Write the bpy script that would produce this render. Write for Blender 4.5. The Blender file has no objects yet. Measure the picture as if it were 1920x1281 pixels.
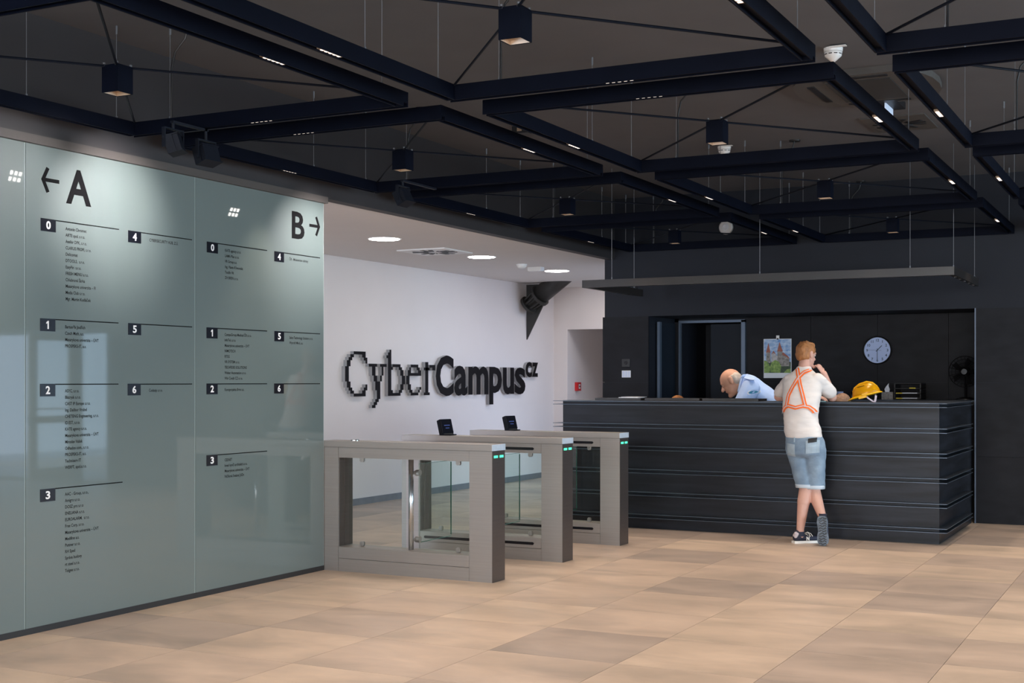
import bpy, bmesh, math, random
from mathutils import Vector, Matrix, noise
from mathutils.bvhtree import BVHTree
random.seed(7)
C = bpy.context.scene.collection
SC = bpy.context.scene
PI = math.pi

# ---------------------------------------------------------------- camera, world, lights, exposure
cam_d = bpy.data.cameras.new('camera'); cam = bpy.data.objects.new('camera', cam_d); C.objects.link(cam)
cam.location = (0, 0, 1.45)
cam.rotation_euler = (PI/2, 0, math.radians(27.08))
cam_d.sensor_width = 36; cam_d.lens = 36*2469/1920
cam_d.shift_y = (714-640.5)/1920
cam_d.clip_start = .05; cam_d.clip_end = 200
SC.camera = cam
SC.view_settings.view_transform = 'Standard'; SC.view_settings.look = 'None'
SC.view_settings.gamma = 1; SC.view_settings.exposure = 0.0
SC.view_settings.use_curve_mapping = False
SC.cycles.use_denoising = True
SC.cycles.max_bounces = 8; SC.cycles.diffuse_bounces = 4; SC.cycles.transparent_max_bounces = 16
SC.cycles.sample_clamp_indirect = 4.0
SC.cycles.caustics_reflective = False; SC.cycles.caustics_refractive = False
w = bpy.data.worlds.new('world'); SC.world = w; w.use_nodes = True
w.node_tree.nodes['Background'].inputs[0].default_value = (.55, .72, 1.0, 1)
w.node_tree.nodes['Background'].inputs[1].default_value = 4.2

def area(name, loc, rot, sx, sy, power, col):
    l = bpy.data.lights.new(name, 'AREA'); l.shape = 'RECTANGLE'; l.size = sx; l.size_y = sy
    l.energy = power; l.color = col
    o = bpy.data.objects.new(name, l); C.objects.link(o); o.location = loc; o.rotation_euler = rot
    return o
def spot(name, loc, target, power, col, angle, blend=.6, rad=.05):
    l = bpy.data.lights.new(name, 'SPOT'); l.energy = power; l.color = col
    l.spot_size = math.radians(angle); l.spot_blend = blend; l.shadow_soft_size = rad
    o = bpy.data.objects.new(name, l); C.objects.link(o); o.location = loc
    d = Vector(target)-Vector(loc); o.rotation_euler = d.to_track_quat('-Z', 'Y').to_euler()
    return o
# added fill: daylight through unseen windows behind and right, corridor light without a window
area('day_fill_rear', (0.5, -4.25, 1.75), (PI/2, 0, 0), 9.0, 2.6, 900, (1.0, .93, .86))
area('day_fill_right', (6.75, 8.0, 1.75), (PI/2, 0, PI/2), 9.0, 2.6, 720, (.80, .89, 1.0))
area('corridor_fill', (-7.25, 2.1, 1.5), (PI/2, 0, 0), 2.0, 2.2, 130, (.78, .86, 1.0))  # added cool fill for the white wall, no window stands here

# ---------------------------------------------------------------- materials
def mat(name, col, rough=.5, metal=0, spec=.5, bump=0, bscale=20, var=0, vscale=3, stretch=(1,1,1), coat=0, emit=None, estr=0, rvar=0, col2=None):
    m = bpy.data.materials.new(name); m.use_nodes = True; nt = m.node_tree; b = nt.nodes['Principled BSDF']
    b.inputs['Base Color'].default_value = (*col, 1); b.inputs['Roughness'].default_value = rough
    b.inputs['Metallic'].default_value = metal; b.inputs['Specular IOR Level'].default_value = spec
    b.inputs['Coat Weight'].default_value = coat; b.inputs['Coat Roughness'].default_value = .03
    if emit: b.inputs['Emission Color'].default_value = (*emit, 1); b.inputs['Emission Strength'].default_value = estr
    tc = nt.nodes.new('ShaderNodeTexCoord'); mp = nt.nodes.new('ShaderNodeMapping'); mp.inputs['Scale'].default_value = stretch
    nt.links.new(tc.outputs['Object'], mp.inputs['Vector'])
    n = nt.nodes.new('ShaderNodeTexNoise'); n.inputs['Scale'].default_value = vscale; n.inputs['Detail'].default_value = 6
    nt.links.new(mp.outputs[0], n.inputs['Vector'])
    c2 = col2 if col2 else tuple(max(0, c*(1-var)) for c in col)
    c1 = col if col2 else tuple(min(1, c*(1+var)) for c in col)
    r = nt.nodes.new('ShaderNodeMapRange'); r.inputs[1].default_value = .3; r.inputs[2].default_value = .7
    nt.links.new(n.outputs['Fac'], r.inputs[0])
    mx = nt.nodes.new('ShaderNodeMix'); mx.data_type = 'RGBA'
    mx.inputs[6].default_value = (*c1, 1); mx.inputs[7].default_value = (*c2, 1)
    nt.links.new(r.outputs[0], mx.inputs[0]); nt.links.new(mx.outputs[2], b.inputs['Base Color'])
    if rvar:
        rr = nt.nodes.new('ShaderNodeMapRange'); rr.inputs[3].default_value = rough-rvar; rr.inputs[4].default_value = rough+rvar
        nt.links.new(n.outputs['Fac'], rr.inputs[0]); nt.links.new(rr.outputs[0], b.inputs['Roughness'])
    if bump:
        n2 = nt.nodes.new('ShaderNodeTexNoise'); n2.inputs['Scale'].default_value = bscale; n2.inputs['Detail'].default_value = 4
        nt.links.new(mp.outputs[0], n2.inputs['Vector'])
        bp = nt.nodes.new('ShaderNodeBump'); bp.inputs['Strength'].default_value = bump; bp.inputs['Distance'].default_value = .01
        nt.links.new(n2.outputs['Fac'], bp.inputs['Height']); nt.links.new(bp.outputs[0], b.inputs['Normal'])
    return m
def emit_mat(name, col, s):
    m = bpy.data.materials.new(name); m.use_nodes = True; nt = m.node_tree; nt.nodes.remove(nt.nodes['Principled BSDF'])
    e = nt.nodes.new('ShaderNodeEmission'); e.inputs[0].default_value = (*col, 1); e.inputs[1].default_value = s
    nt.links.new(e.outputs[0], nt.nodes['Material Output'].inputs[0]); return m
def glass_mat(name, tint, ior=1.45, rough=.0):
    m = bpy.data.materials.new(name); m.use_nodes = True; nt = m.node_tree; nt.nodes.remove(nt.nodes['Principled BSDF'])
    t = nt.nodes.new('ShaderNodeBsdfTransparent'); t.inputs[0].default_value = (*tint, 1)
    g = nt.nodes.new('ShaderNodeBsdfGlossy'); g.inputs['Roughness'].default_value = rough
    f = nt.nodes.new('ShaderNodeFresnel'); f.inputs[0].default_value = ior
    mx = nt.nodes.new('ShaderNodeMixShader')
    ge = nt.nodes.new('ShaderNodeNewGeometry'); sb = nt.nodes.new('ShaderNodeMath'); sb.operation = 'SUBTRACT'; sb.inputs[0].default_value = 1
    nt.links.new(ge.outputs['Backfacing'], sb.inputs[1]); mu = nt.nodes.new('ShaderNodeMath'); mu.operation = 'MULTIPLY'
    nt.links.new(f.outputs[0], mu.inputs[0]); nt.links.new(sb.outputs[0], mu.inputs[1])
    nt.links.new(mu.outputs[0], mx.inputs[0]); nt.links.new(t.outputs[0], mx.inputs[1]); nt.links.new(g.outputs[0], mx.inputs[2])
    nt.links.new(mx.outputs[0], nt.nodes['Material Output'].inputs[0]); return m
def tile_mat():
    m = bpy.data.materials.new('floor_stoneware'); m.use_nodes = True; nt = m.node_tree; b = nt.nodes['Principled BSDF']
    N = nt.nodes.new; L = nt.links.new
    geo = N('ShaderNodeNewGeometry'); oi = N('ShaderNodeObjectInfo')
    off = N('ShaderNodeVectorMath'); off.operation = 'SCALE'; off.inputs[3].default_value = 37
    cx = N('ShaderNodeCombineXYZ'); L(oi.outputs['Random'], cx.inputs[0]); L(oi.outputs['Random'], cx.inputs[1]); L(cx.outputs[0], off.inputs[0])
    ad = N('ShaderNodeVectorMath'); L(geo.outputs['Position'], ad.inputs[0]); L(off.outputs[0], ad.inputs[1])
    mp = N('ShaderNodeMapping'); mp.inputs['Scale'].default_value = (.75, 1.35, 1); L(ad.outputs[0], mp.inputs[0])
    n1 = N('ShaderNodeTexNoise'); n1.inputs['Scale'].default_value = 2.0; n1.inputs['Detail'].default_value = 4; n1.inputs['Roughness'].default_value = .5; n1.inputs['Distortion'].default_value = .6; L(mp.outputs[0], n1.inputs[0])
    n2 = N('ShaderNodeTexNoise'); n2.inputs['Scale'].default_value = 9; n2.inputs['Detail'].default_value = 8; L(mp.outputs[0], n2.inputs[0])
    r1 = N('ShaderNodeValToRGB'); e = r1.color_ramp.elements
    e[0].position = .3; e[0].color = (.405, .330, .272, 1); e[1].position = .72; e[1].color = (.620, .490, .395, 1)
    e.new(.5).color = (.520, .412, .335, 1)
    L(n1.outputs[0], r1.inputs[0])
    ton = N('ShaderNodeValToRGB'); t = ton.color_ramp.elements
    t[0].color = (.72, .73, .77, 1); t[1].color = (1.06, 1.04, 1.0, 1); t.new(.35).color = (.92, .90, .90, 1)
    L(oi.outputs['Random'], ton.inputs[0])
    mu = N('ShaderNodeMix'); mu.data_type = 'RGBA'; mu.blend_type = 'MULTIPLY'; mu.inputs[0].default_value = 1
    L(r1.outputs[0], mu.inputs[6]); L(ton.outputs[0], mu.inputs[7])
    mr = N('ShaderNodeMapRange'); mr.inputs[3].default_value = .86; mr.inputs[4].default_value = 1.12; L(n2.outputs[0], mr.inputs[0])
    mv = N('ShaderNodeMix'); mv.data_type = 'RGBA'; mv.blend_type = 'MULTIPLY'; mv.inputs[0].default_value = 1
    L(mu.outputs[2], mv.inputs[6]); L(mr.outputs[0], mv.inputs[7]); L(mv.outputs[2], b.inputs['Base Color'])
    ro = N('ShaderNodeMapRange'); ro.inputs[3].default_value = .34; ro.inputs[4].default_value = .52; L(n2.outputs[0], ro.inputs[0]); L(ro.outputs[0], b.inputs['Roughness'])
    return m

M = {}
M['tile'] = tile_mat()
M['grout'] = mat('grout', (.16, .13, .11), .9)
M['white'] = mat('white_paint', (.75, .69, .67), .8, bump=.05, bscale=60, var=.01)
M['ceil'] = mat('dark_ceiling_paint', (.090, .088, .094), .8, var=.05)
M['slab'] = mat('white_ceiling_board', (.70, .67, .65), .8, var=.01)
M['dark'] = mat('charcoal_blue_paint', (.0070, .0095, .0165), .6, spec=.3, var=.08, bump=.05, bscale=80)
M['fascia'] = mat('fascia_paint', (.025, .023, .026), .6, var=.06)
M['clad'] = mat('dark_cladding', (.0060, .0066, .0100), .55, spec=.22, var=.25, vscale=5, stretch=(1, 1, 2.5), rvar=.06)
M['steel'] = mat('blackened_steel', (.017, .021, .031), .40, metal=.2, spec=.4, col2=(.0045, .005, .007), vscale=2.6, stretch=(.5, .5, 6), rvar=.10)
M['steellit'] = mat('blackened_steel_lit', (.040, .050, .068), .36, metal=.4, var=.3, vscale=4)  # same steel, overhead light on its tops put into a lighter colour
M['lip'] = mat('lit_steel_edge', (.10, .13, .17), .35, metal=.6, var=.2)  # light caught by the plate edges, painted as brighter steel
M['beam'] = mat('navy_black_metal', (.0020, .0032, .0085), .6, spec=.06, var=.12, vscale=6, rvar=.05)
M['beamin'] = mat('black_channel', (.003, .003, .004), .7, spec=.1)
M['rod'] = mat('dark_rod', (.004, .006, .012), .6, spec=.1)
M['wire'] = mat('steel_wire', (.16, .17, .19), .4, metal=.5)
M['black'] = mat('black_plastic', (.008, .008, .010), .45)
M['gloss'] = mat('black_gloss', (.006, .007, .012), .12)
M['warmref'] = mat('warm_reflector', (.55, .40, .28), .3, metal=.6)
M['brass'] = mat('bronze_frame_metal', (.016, .0135, .0125), .33, spec=.6)
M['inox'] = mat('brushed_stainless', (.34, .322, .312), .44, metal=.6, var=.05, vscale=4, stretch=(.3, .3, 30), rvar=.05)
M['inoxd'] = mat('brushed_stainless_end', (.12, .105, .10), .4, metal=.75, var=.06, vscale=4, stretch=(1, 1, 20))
M['chrome'] = mat('polished_tube', (.62, .66, .70), .18, metal=.95)
M['clamp'] = mat('clamp_metal', (.38, .37, .36), .3, metal=.8)
M['bluecap'] = mat('pale_blue_cap', (.50, .58, .68), .35, var=.08, vscale=30)
M['led'] = emit_mat('green_led', (.10, 1.0, .55), 1.6)
M['gateglass'] = glass_mat('clear_glass', (.93, .97, .95))
M['greenedge'] = mat('green_glass_edge', (.015, .12, .085), .15, emit=None)
M['panelglass'] = mat('backpainted_glass', (.122, .158, .156), .55, coat=1, var=.02, vscale=1)
M['glassedge'] = mat('glass_joint', (.46, .56, .54), .25)
M['print'] = mat('black_print', (.006, .006, .007), .8, spec=.08)
M['printg'] = mat('grey_print', (.012, .012, .013), .8, spec=.08)
M['num'] = mat('white_number', (.85, .84, .84), .5)
M['numtile'] = mat('number_tile', (.006, .007, .012), .25)
M['sign'] = mat('sign_black', (.008, .006, .007), .7, spec=.1)
M['signside'] = mat('sign_side_grey', (.34, .34, .35), .4)
M['skirt'] = mat('grey_skirting', (.16, .165, .18), .6, var=.1, vscale=8)
M['darkskirt'] = mat('black_skirting', (.016, .016, .018), .5)
M['disc'] = emit_mat('downlight_glow', (1, .93, .90), 38.0)
M['frost'] = mat('white_trim', (.8, .8, .8), .4)
M['ledcell'] = emit_mat('led_cell', (1, .85, .75), 1.6)
M['floodcell'] = emit_mat('flood_cell', (1, .93, .86), 22)
M['flood'] = mat('flood_body', (.006, .008, .014), .6, spec=.15)
M['strut'] = mat('grey_steel_strut', (.038, .037, .035), .45, metal=.3, var=.12)
M['red'] = mat('red_plastic', (.55, .01, .012), .35)
M['paper'] = mat('paper', (.75, .77, .82), .7)
M['unit'] = mat('grey_brown_cassette', (.068, .062, .058), .6)
M['trimbrown'] = mat('brown_grey_trim', (.062, .055, .052), .6)
M['screentext'] = mat('dim_screen_text', (.03, .05, .16), .4, emit=(.1, .2, .8), estr=.12)
M['unitd'] = mat('cassette_grille', (.022, .020, .020), .7)
M['offwhite'] = mat('offwhite_plastic', (.72, .71, .70), .4)
M['exitlit'] = mat('lit_acrylic', (.6, .68, .8), .3, emit=(.55, .7, 1.0), estr=.35)
M['doordark'] = mat('blue_grey_door', (.009, .014, .023), .5, var=.1, spec=.2)
M['doorframe'] = mat('steel_doorframe', (.09, .12, .17), .4, metal=.3)
M['skin'] = mat('skin', (.62, .36, .29), .5, spec=.4, var=.06, vscale=12)
M['skinold'] = mat('weathered_skin', (.60, .32, .22), .5, spec=.4, var=.10, vscale=14)
M['ginger'] = mat('ginger_hair', (.36, .155, .055), .6, var=.35, vscale=30, stretch=(1, 1, .3), bump=.5, bscale=90)
M['greyhair'] = mat('grey_hair', (.52, .44, .38), .7, var=.15, vscale=30, bump=.4, bscale=80)
M['brownhair'] = mat('cropped_brown_hair', (.30, .18, .12), .7, var=.25, vscale=40, bump=.4, bscale=90)
M['tee'] = mat('white_cotton', (.72, .685, .675), .85, var=.03, vscale=6, bump=.35, bscale=14, stretch=(1, 1, 2.5))
M['denim'] = mat('washed_denim', (.27, .37, .48), .85, col2=(.14, .21, .30), vscale=7, bump=.3, bscale=60)
M['denimlight'] = mat('denim_cuff', (.52, .60, .68), .85, var=.1)
M['denimpatch'] = mat('denim_pocket', (.33, .42, .50), .85, var=.15, vscale=12)
M['orange'] = mat('orange_webbing', (.95, .17, .02), .6)
M['reflect'] = mat('reflective_tape', (.62, .56, .60), .35)
M['shoe'] = mat('navy_suede', (.018, .022, .045), .7, var=.2)
M['shoewhite'] = mat('shoe_white', (.80, .78, .74), .5)
M['sole'] = mat('grey_rubber_sole', (.15, .19, .24), .7, var=.35, vscale=28, bump=.9, bscale=45)
M['shirt'] = mat('light_blue_shirt', (.36, .50, .80), .75, var=.05, vscale=8, bump=.3, bscale=16)
M['badge'] = mat('teal_badge', (.01, .18, .30), .5)
M['eye'] = mat('eye_white', (.8, .8, .78), .3)
M['yellow'] = mat('yellow_shell', (.95, .52, .005), .28)
M['strapgrey'] = mat('lilac_strap', (.62, .56, .66), .5)
M['card'] = mat('speckled_card', (.22, .20, .19), .8, var=.35, vscale=60)
M['tissue'] = mat('tissue', (.7, .7, .76), .8)
M['yellowtab'] = mat('yellow_tab', (.60, .45, .02), .5)
M['clockface'] = mat('clock_face', (.42, .52, .80), .45)
M['clockprint'] = mat('clock_print', (.03, .05, .11), .5)
M['sky'] = mat('print_sky', (.05, .20, .52), .5, col2=(.55, .66, .80), vscale=16, stretch=(1, 1, 2))
M['roofred'] = mat('print_roof', (.30, .09, .06), .5, var=.2, vscale=40)
M['stone'] = mat('print_stone', (.24, .22, .21), .5, var=.5, vscale=50)
M['stonel'] = mat('print_wall', (.42, .40, .42), .5, var=.25, vscale=40)
M['leaf'] = mat('print_foliage', (.10, .20, .04), .5, col2=(.32, .44, .12), vscale=40)
M['leafd'] = mat('print_shade', (.03, .06, .03), .5, var=.5, vscale=30)
M['concrete'] = mat('outdoor_paving', (.5, .52, .55), .8, var=.1)
M['teal'] = mat('teal_plastic', (.02, .35, .45), .4)
M['chair'] = mat('chair_fabric', (.02, .02, .025), .8)

# ---------------------------------------------------------------- helpers
def wloc(o):
    v = Vector((0, 0, 0))
    while o: v += o.location; o = o.parent
    return v
def obj(name, bm, m, parent=None, smooth=False, label=None):
    if parent: bmesh.ops.translate(bm, verts=bm.verts, vec=-wloc(parent))
    me = bpy.data.meshes.new(name)
    if smooth:
        for f in bm.faces: f.smooth = True
    bm.to_mesh(me); bm.free()
    for k in (m if isinstance(m, (list, tuple)) else [m]): me.materials.append(M[k])
    o = bpy.data.objects.new(name, me); C.objects.link(o); o.parent = parent
    if label: o['label'] = label
    return o
def B(*boxes):
    bm = bmesh.new()
    for b in boxes: bx(bm, *b)
    return bm
def bx(bm, x0, x1, y0, y1, z0, z1, bev=0):
    v = [bm.verts.new(p) for p in [(x0,y0,z0),(x1,y0,z0),(x1,y1,z0),(x0,y1,z0),(x0,y0,z1),(x1,y0,z1),(x1,y1,z1),(x0,y1,z1)]]
    fs = [bm.faces.new([v[i] for i in q]) for q in [(0,3,2,1),(4,5,6,7),(0,1,5,4),(1,2,6,5),(2,3,7,6),(3,0,4,7)]]
    if bev:
        es = set(e for f in fs for e in f.edges)
        bmesh.ops.bevel(bm, geom=list(es), offset=bev, segments=2, affect='EDGES')
    return v
def tube(bm, p0, p1, r, n=8, r1=None):
    p0 = Vector(p0); p1 = Vector(p1); d = (p1-p0).normalized(); q = d.to_track_quat('Z', 'Y').to_matrix()
    r1 = r if r1 is None else r1; R = []
    for p, rr in ((p0, r), (p1, r1)):
        R.append([bm.verts.new(p+q@Vector((rr*math.cos(2*PI*i/n), rr*math.sin(2*PI*i/n), 0))) for i in range(n)])
    for i in range(n): bm.faces.new((R[0][i], R[0][(i+1)%n], R[1][(i+1)%n], R[1][i]))
    bm.faces.new(R[0][::-1]); bm.faces.new(R[1])
def path(bm, pts, r, n=6):
    pts = [Vector(p) for p in pts]; rings = []
    for i, p in enumerate(pts):
        d = (pts[min(i+1, len(pts)-1)]-pts[max(i-1, 0)]).normalized(); q = d.to_track_quat('Z', 'Y').to_matrix()
        rings.append([bm.verts.new(p+q@Vector((r*math.cos(2*PI*k/n), r*math.sin(2*PI*k/n), 0))) for k in range(n)])
    for a, b in zip(rings, rings[1:]):
        for k in range(n): bm.faces.new((a[k], a[(k+1)%n], b[(k+1)%n], b[k]))
    bm.faces.new(rings[0][::-1]); bm.faces.new(rings[-1])
def lathe(bm, prof, c, n=28, axis='Z'):
    rings = []
    for r, h in prof:
        ring = []
        for i in range(n):
            a = 2*PI*i/n
            if axis == 'Z': v = (c[0]+r*math.cos(a), c[1]+r*math.sin(a), c[2]+h)
            elif axis == 'Y': v = (c[0]+r*math.cos(a), c[1]+h, c[2]+r*math.sin(a))
            else: v = (c[0]+h, c[1]+r*math.cos(a), c[2]+r*math.sin(a))
            ring.append(bm.verts.new(v))
        rings.append(ring)
    for a, b in zip(rings, rings[1:]):
        for i in range(n): bm.faces.new((a[i], a[(i+1)%n], b[(i+1)%n], b[i]))
    bm.faces.new(rings[0][::-1]); bm.faces.new(rings[-1])
    bmesh.ops.recalc_face_normals(bm, faces=bm.faces)
def prism(bm, pts, d, plane='XZ', t=.01):
    # extruded polygon; plane XZ at y=d .. d+t ; YZ at x=d..d+t ; XY at z=d..d+t
    def mk(a, b, w):
        return {'XZ': (a, w, b), 'YZ': (w, a, b), 'XY': (a, b, w)}[plane]
    A = [bm.verts.new(mk(a, b, d)) for a, b in pts]; D = [bm.verts.new(mk(a, b, d+t)) for a, b in pts]
    n = len(pts)
    for i in range(n): bm.faces.new((A[i], A[(i+1)%n], D[(i+1)%n], D[i]))
    bm.faces.new(A); bm.faces.new(D[::-1]); bmesh.ops.recalc_face_normals(bm, faces=bm.faces)
def thing(name, label, cat, loc=(0, 0, 0), group=None):
    o = bpy.data.objects.new(name, None); C.objects.link(o); o.location = loc; o.empty_display_size = .1
    o['label'] = label; o['category'] = cat
    if group: o['group'] = group
    return o
def tag(o, label, cat, group=None):
    o['label'] = label; o['category'] = cat
    if group: o['group'] = group
    return o
def struct(name, bm, m, parent=None):
    o = obj(name, bm, m, parent)
    if not parent: o['kind'] = 'structure'
    return o
def dup(root, loc, label, group=None):
    r = root.copy(); C.objects.link(r); r.location = loc; r['label'] = label
    if group: r['group'] = group
    for ch in list(root.children):
        c = ch.copy(); C.objects.link(c); c.parent = r
        for g in ch.children:
            d = g.copy(); C.objects.link(d); d.parent = c
    return r
def textbm(body, size, fit=None, offset=0, extrude=0, align='LEFT', space=1.0, sx=1.0, res=3):
    cu = bpy.data.curves.new('t', 'FONT'); cu.body = body; cu.size = size; cu.offset = offset; cu.extrude = extrude
    cu.align_x = align; cu.space_line = space; cu.resolution_u = res
    o = bpy.data.objects.new('t', cu); C.objects.link(o)
    dg = bpy.context.evaluated_depsgraph_get(); me = bpy.data.meshes.new_from_object(o.evaluated_get(dg))
    bm = bmesh.new(); bm.from_mesh(me); bpy.data.objects.remove(o); bpy.data.curves.remove(cu); bpy.data.meshes.remove(me)
    if sx != 1: bmesh.ops.scale(bm, vec=(sx, 1, 1), verts=bm.verts)
    if fit:   # (x0,x1,y0,y1) exact fit
        xs = [v.co.x for v in bm.verts]; ys = [v.co.y for v in bm.verts]
        a, b, c, d = min(xs), max(xs), min(ys), max(ys)
        for v in bm.verts:
            v.co.x = fit[0]+(v.co.x-a)/(b-a)*(fit[1]-fit[0]); v.co.y = fit[2]+(v.co.y-c)/(d-c)*(fit[3]-fit[2])
    return bm
def on_x(bm, x, y=0, z=0):   # text plane facing +x, reading towards +y
    bmesh.ops.transform(bm, matrix=Matrix(((0,0,1,x),(1,0,0,y),(0,1,0,z),(0,0,0,1))), verts=bm.verts); return bm
def on_y(bm, y, x=0, z=0):   # facing -y, reading towards +x
    bmesh.ops.transform(bm, matrix=Matrix(((1,0,0,x),(0,0,-1,y),(0,1,0,z),(0,0,0,1))), verts=bm.verts); return bm

# ---------------------------------------------------------------- the room
GX = -5.875; WY = 14.10; CZ = 3.55; SZ = 2.865; SX = -8.587; NY = 14.95
floor = struct('floor', B((-8.8, 6.8, -4.4, 22.4, -.12, -.008)), 'grout')
T = .7455; x0 = -1.845; y0 = 6.995
cells = []
cyw = math.radians(27.08); cc, ss = math.cos(cyw), math.sin(cyw)
for i in range(-10, 14):
    for j in range(-16, 21):
        xa = x0+i*T; ya = y0+j*T
        if xa+T < SX-.02 or xa > 6.6 or ya+T < -4.0 or ya > 22: continue
        xm, ym = xa+T/2, ya+T/2
        d = -ss*xm+cc*ym; q = cc*xm+ss*ym
        see = d > 1.5 and abs(q/d) < .389+.6/d and 1.45/d < .230+.25/d
        if ya > WY+.1 and xm > -6: see = False
        if xm < GX-.4 and ym < 8: see = False
        cells.append((see, d, xa, ya))
vis = sorted([c for c in cells if c[0]], key=lambda c: c[1])
g = .0015
proto = None; rest = [c for c in cells if not c[0]]+vis[300:]
for see, d, xa, ya in vis[:300]:
    if proto is None:
        bm = B((-T/2+g, T/2-g, -T/2+g, T/2-g, -.008, 0))
        proto = obj('floor_tile', bm, 'tile'); o = proto
    else:
        o = proto.copy(); C.objects.link(o)
    o.parent = floor; o.location = (xa+T/2, ya+T/2, 0)
bm = bmesh.new()
for see, d, xa, ya in rest:
    if ya+T > WY and xa > -6.1 and not (ya > 15.3): continue
    bx(bm, xa+g, xa+T-g, ya+g, ya+T-g, -.008, 0)
ft = obj('floor_tiling', bm, 'tile', floor); ft['kind'] = 'stuff'

struct('ceiling', B((GX-.1, 6.8, -4.4, NY+.3, CZ, CZ+.15)), 'ceil')
struct('trim_1', B((GX-.1, GX, -4.4, WY, 2.85, CZ)), 'fascia')                         # bulkhead above glass wall and gates
struct('ceiling_lowered', B((SX-.2, GX-.1, 1.5, 22.3, SZ, SZ+.45), (GX-.1, GX-.02, 8.324, WY+.3, 2.852, SZ+.2), (GX-.1, -5.9, WY+.1, 22.3, SZ, SZ+.45)), 'slab')
struct('wall_sign', B((SX-.2, SX, 1.5, 18.2, 0, SZ)), 'white')
struct('baseboard_sign', B((SX, SX+.012, 1.5, 18.2, 0, .077)), 'skirt')
struct('wall_corridor', B((SX-.2, -8.359, 18.2, 22.3, 0, SZ), (-8.359, -5.9, 18.2, 18.4, 2.228, SZ), (-8.359, -5.9, 22.1, 22.3, 0, 2.4), (-6.25, -6.05, 18.2, 22.1, 0, 2.4), (-8.359, -6.05, 18.4, 22.1, 2.4, 2.5)), 'white')
struct('wall_right', B((6.6, 6.8, -4.4, WY+.2, 0, .35), (6.6, 6.8, -4.4, WY+.2, 3.05, CZ), (6.6, 6.8, -4.4, 3.4, .35, 3.05), (6.6, 6.8, 12.6, WY+.2, .35, 3.05)), 'fascia')
struct('wall_rear', B((GX, 6.6, -4.4, -4.2, 0, .35), (GX, 6.6, -4.4, -4.2, 3.05, CZ), (GX, -4.1, -4.4, -4.2, .35, 3.05), (5.1, 6.6, -4.4, -4.2, .35, 3.05)), 'fascia')
def window(name, horiz, a0, a1, w, n):
    boxes = []
    for i in range(n+1):
        a = a0+(a1-a0)*i/n
        boxes.append((a-.03, a+.03, w-.05, w+.05, .35, 3.05) if horiz else (w-.05, w+.05, a-.03, a+.03, .35, 3.05))
    for z in (.38, 3.02):
        boxes.append((a0, a1, w-.05, w+.05, z-.03, z+.03) if horiz else (w-.05, w+.05, a0, a1, z-.03, z+.03))
    fr = struct(name, B(*boxes), 'beam')
    for i in range(n):
        a = a0+(a1-a0)*i/n; b = a0+(a1-a0)*(i+1)/n
        obj('pane', B((a+.03, b-.03, w-.004, w+.004, .41, 2.99) if horiz else (w-.004, w+.004, a+.03, b-.03, .41, 2.99)), 'gateglass', fr)
window('unseen_window_1', True, -4.1, 5.1, -4.3, 6)  # unseen window put in behind the camera to let fill light in
window('unseen_window_2', False, 3.4, 12.6, 6.7, 6)  # added unseen window, reaching far enough back to light the desk side
struct('wall_corridor_end', B((SX-.2, GX, 1.5, 1.7, 2.7, SZ), (SX-.2, -8.4, 1.5, 1.7, 0, 2.7), (-6.1, GX, 1.5, 1.7, 0, 2.7)), 'white')

# dark reception wall (y=14.10) with the niche, and the entrance on its right
struct('wall_reception', B((-6.0, -5.451, WY, WY+.85, 0, 2.187), (-6.0, 6.6, WY, WY+.2, 2.187, CZ), (-5.451, -1.905, WY+.2, NY, 2.187, 2.4),
    (-1.905, 1.9, WY, NY+.1, 0, 2.187), (5.2, 6.6, WY, WY+.2, 0, 2.187),
    (-6.0, -5.40, WY+.85, NY+.1, 0, 2.4), (-4.62, -1.8, NY, NY+.1, 0, 2.4), (-5.46, -4.62, NY, NY+.1, 2.15, 2.4), (-6.0, -5.9, WY+.2, NY+.1, 2.187, SZ+.1)), 'dark')
wn = bpy.data.objects['wall_reception']
def clad(rows, x_list, y, parent):
    for (xa, xb) in x_list:
        for za, zb in rows:
            obj('cladding_panel', B((xa+.002, xb-.002, y-.018, y, za+.002, zb-.002)), 'clad', parent)
rows = [(0, .678), (.678, 1.43), (1.43, 2.187)]
clad(rows, [(-6.02, -5.451)], WY, wn)
clad(rows, [(-1.905+.75*i, -1.905+.75*(i+1)) for i in range(5)], WY, wn)
clad([(.678, 1.43), (1.43, 2.187)], [(-4.55, -3.805), (-3.805, -3.056), (-3.056, -2.295), (-2.295, -1.91)], NY, wn)
struct('trim_2', B((-1.909, -1.897, WY-.026, WY-.018, 0, 2.19)), 'doorframe')
struct('baseboard_reception', B((-6.0, -5.451, WY-.03, WY-.018, 0, .05)), 'darkskirt')
# doorway in the niche
dr = struct('door_1', B((-5.385, -5.365, NY-.05, NY, 0, 2.14), (-4.615, -4.57, NY-.05, NY, 0, 2.16), (-5.385, -4.57, NY-.05, NY, 2.135, 2.165)), 'doorframe')
obj('door_leaf', B((-5.10, -4.615, NY+.30, NY+.34, 0, 2.13)), 'doordark', dr)
obj('door_return', B((-5.385, -5.36, NY, NY+.9, 0, 2.15), (-4.615, -4.60, NY, NY+.9, 0, 2.15), (-5.38, -4.6, NY+.88, NY+.9, 0, 2.15), (-5.38, -4.6, NY, NY+.9, 2.15, 2.17)), 'dark', dr)
obj('door_jamb_panel', B((-5.445, -5.430, WY+.22, NY-.05, 0, 2.13)), 'doordark', dr)
obj('jamb_strip', B((-5.43, -5.40, WY+.20, WY+.27, 0, 2.13)), 'doorframe', dr)
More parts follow.
